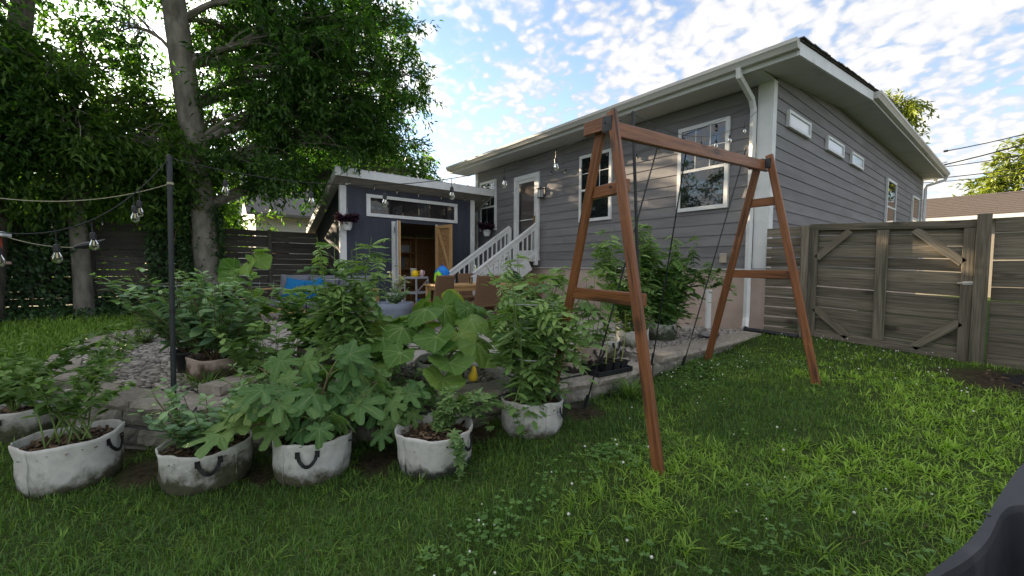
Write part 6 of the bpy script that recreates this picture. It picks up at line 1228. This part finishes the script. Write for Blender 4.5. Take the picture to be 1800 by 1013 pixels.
tag(blades(np.stack([x, y, H(x, y)], 1), rng.uniform(.05, .12, k), rng.uniform(.006, .010, k)*(.8+.08*d_), .9, np.clip(.30+.25*fbm(x, y, .9, 61)+rng.normal(0, .1, k), 0, 1), 'side_grass', LEAF_GRASS, 5), 'shaded grass beyond the wall at the left', 'grass', kind='stuff')
x, y = gsample(60000, (2.4, 9, -2, 7), lambda x, y: np.full(len(x), .6)); k = len(x)
tag(blades(np.stack([x, y, H(x, y)], 1), rng.uniform(.05, .1, k), rng.uniform(.008, .012, k), .9, np.clip(.55+rng.normal(0, .15, k), 0, 1), 'right_grass', LEAF_GRASS, 6), 'lawn grass to the right of the view', 'grass', kind='stuff')
# clover
x, y = gsample(60000, (-2.6, 1.2, .6, 5.5), lambda x, y: near_d(x, y)*np.clip((fbm(x, y, .9, 77)-.46)*3.2, 0, .7)*(.25+.75*(x < -.6))*np.clip(fbm(x, y, 7, 13)*2.2-.6, 0, 1)); k = len(x); pz = H(x, y)+rng.uniform(.03, .075, k)
parts = []
for j in range(3):
    a = rng.random(k)*6.28 if j == 0 else a+2.094
    parts.append(scatter(T_OVAL, np.stack([x, y, pz], 1), np.stack([np.cos(a), np.sin(a), np.full(k, .15)], 1), np.stack([rng.normal(0, .25, k), rng.normal(0, .25, k), np.ones(k)], 1), np.stack([np.full(k, .026), rng.uniform(.014, .022, k), np.full(k, .02)], 1), np.clip(rng.normal(.35, .2, k), 0, 1)))
V, F, tt = merge(parts); tag(link('clover', np_mesh('clover', V, F, tint=tt), leafmat('clover_leaf', (.075, .165, .04), (.20, .34, .08), .25, .5)), 'clover leaves growing through the lawn by the swing', 'clover', kind='stuff')
x, y = gsample(2600, (-2.6, 1.2, .6, 6.9), lambda x, y: np.clip((fbm(x, y, .9, 77)-.42)*1.4, 0.01, .16)*(.25+.75*(x < -.4))); k = len(x)
ico = bmesh.new(); bmesh.ops.create_icosphere(ico, subdivisions=1, radius=1); ico.verts.ensure_lookup_table(); TI = (np.array([v.co[:] for v in ico.verts]), np.array([[v.index for v in f.verts] for f in ico.faces])); ico.free()
V, F, tt = scatter(TI, np.stack([x, y, H(x, y)+rng.uniform(.06, .10, k)], 1), unit(k), unit(k), rng.uniform(.004, .008, k)); tag(link('clover_blossoms', np_mesh('clover_blossoms', V, F, tint=tt, smooth=True), FLOWER), 'tiny white clover blossoms dotted over the lawn', 'flowers', kind='stuff')
# ------------------------------------------------------------------ overhead wires at right
for a, b, sg, lab, r_ in (((-2.2, 22.5, 5.6), (9, 27, 10.6), .9, 'upper utility cable crossing the sky at right', .018), ((-2.25, 21.5, 4.9), (9, 25, 9.2), .5, 'thick service cable running from the house roof', .022), ((-2.25, 21.5, 4.85), (9, 25.5, 8.9), .9, 'thin service cable beside the thick one', .014), ((-4, 30, 5.8), (12, 30, 7.6), .6, 'low cable above the garage roof', .022), ((-4, 30, 5.65), (12, 30, 7.3), .7, 'lower cable just above the garage roof', .016)):
    t = thing('utility_cable', lab, 'cable', a); MB().tube([p-Vector(a) for p in sagpts(a, b, sg)], r_, 5).build('wire', BLACKPL, t); MB().tube([(-.05, 0, 0), (.06, .03, .01)], r_*2.2, 6).build('clamp', BLACKMETAL, t)
mast = thing('service_mast', 'small metal service mast on the far end of the roof', 'mast', (-2.3, 21.4, 4.3)); MB().tube([(0, 0, 0), (0, 0, .75)], .05, 10).build('pipe', GUTTER, mast); MB().tube([(0, 0, .75), (0, 0, .85)], [.07, .04], 10).build('weather_head', GUTTER, mast)
for z in (.55, .65): MB().tube([(.02, 0, z), (.25, .1, z+.06)], .012, 5).build('insulator', BLACKPL, mast)
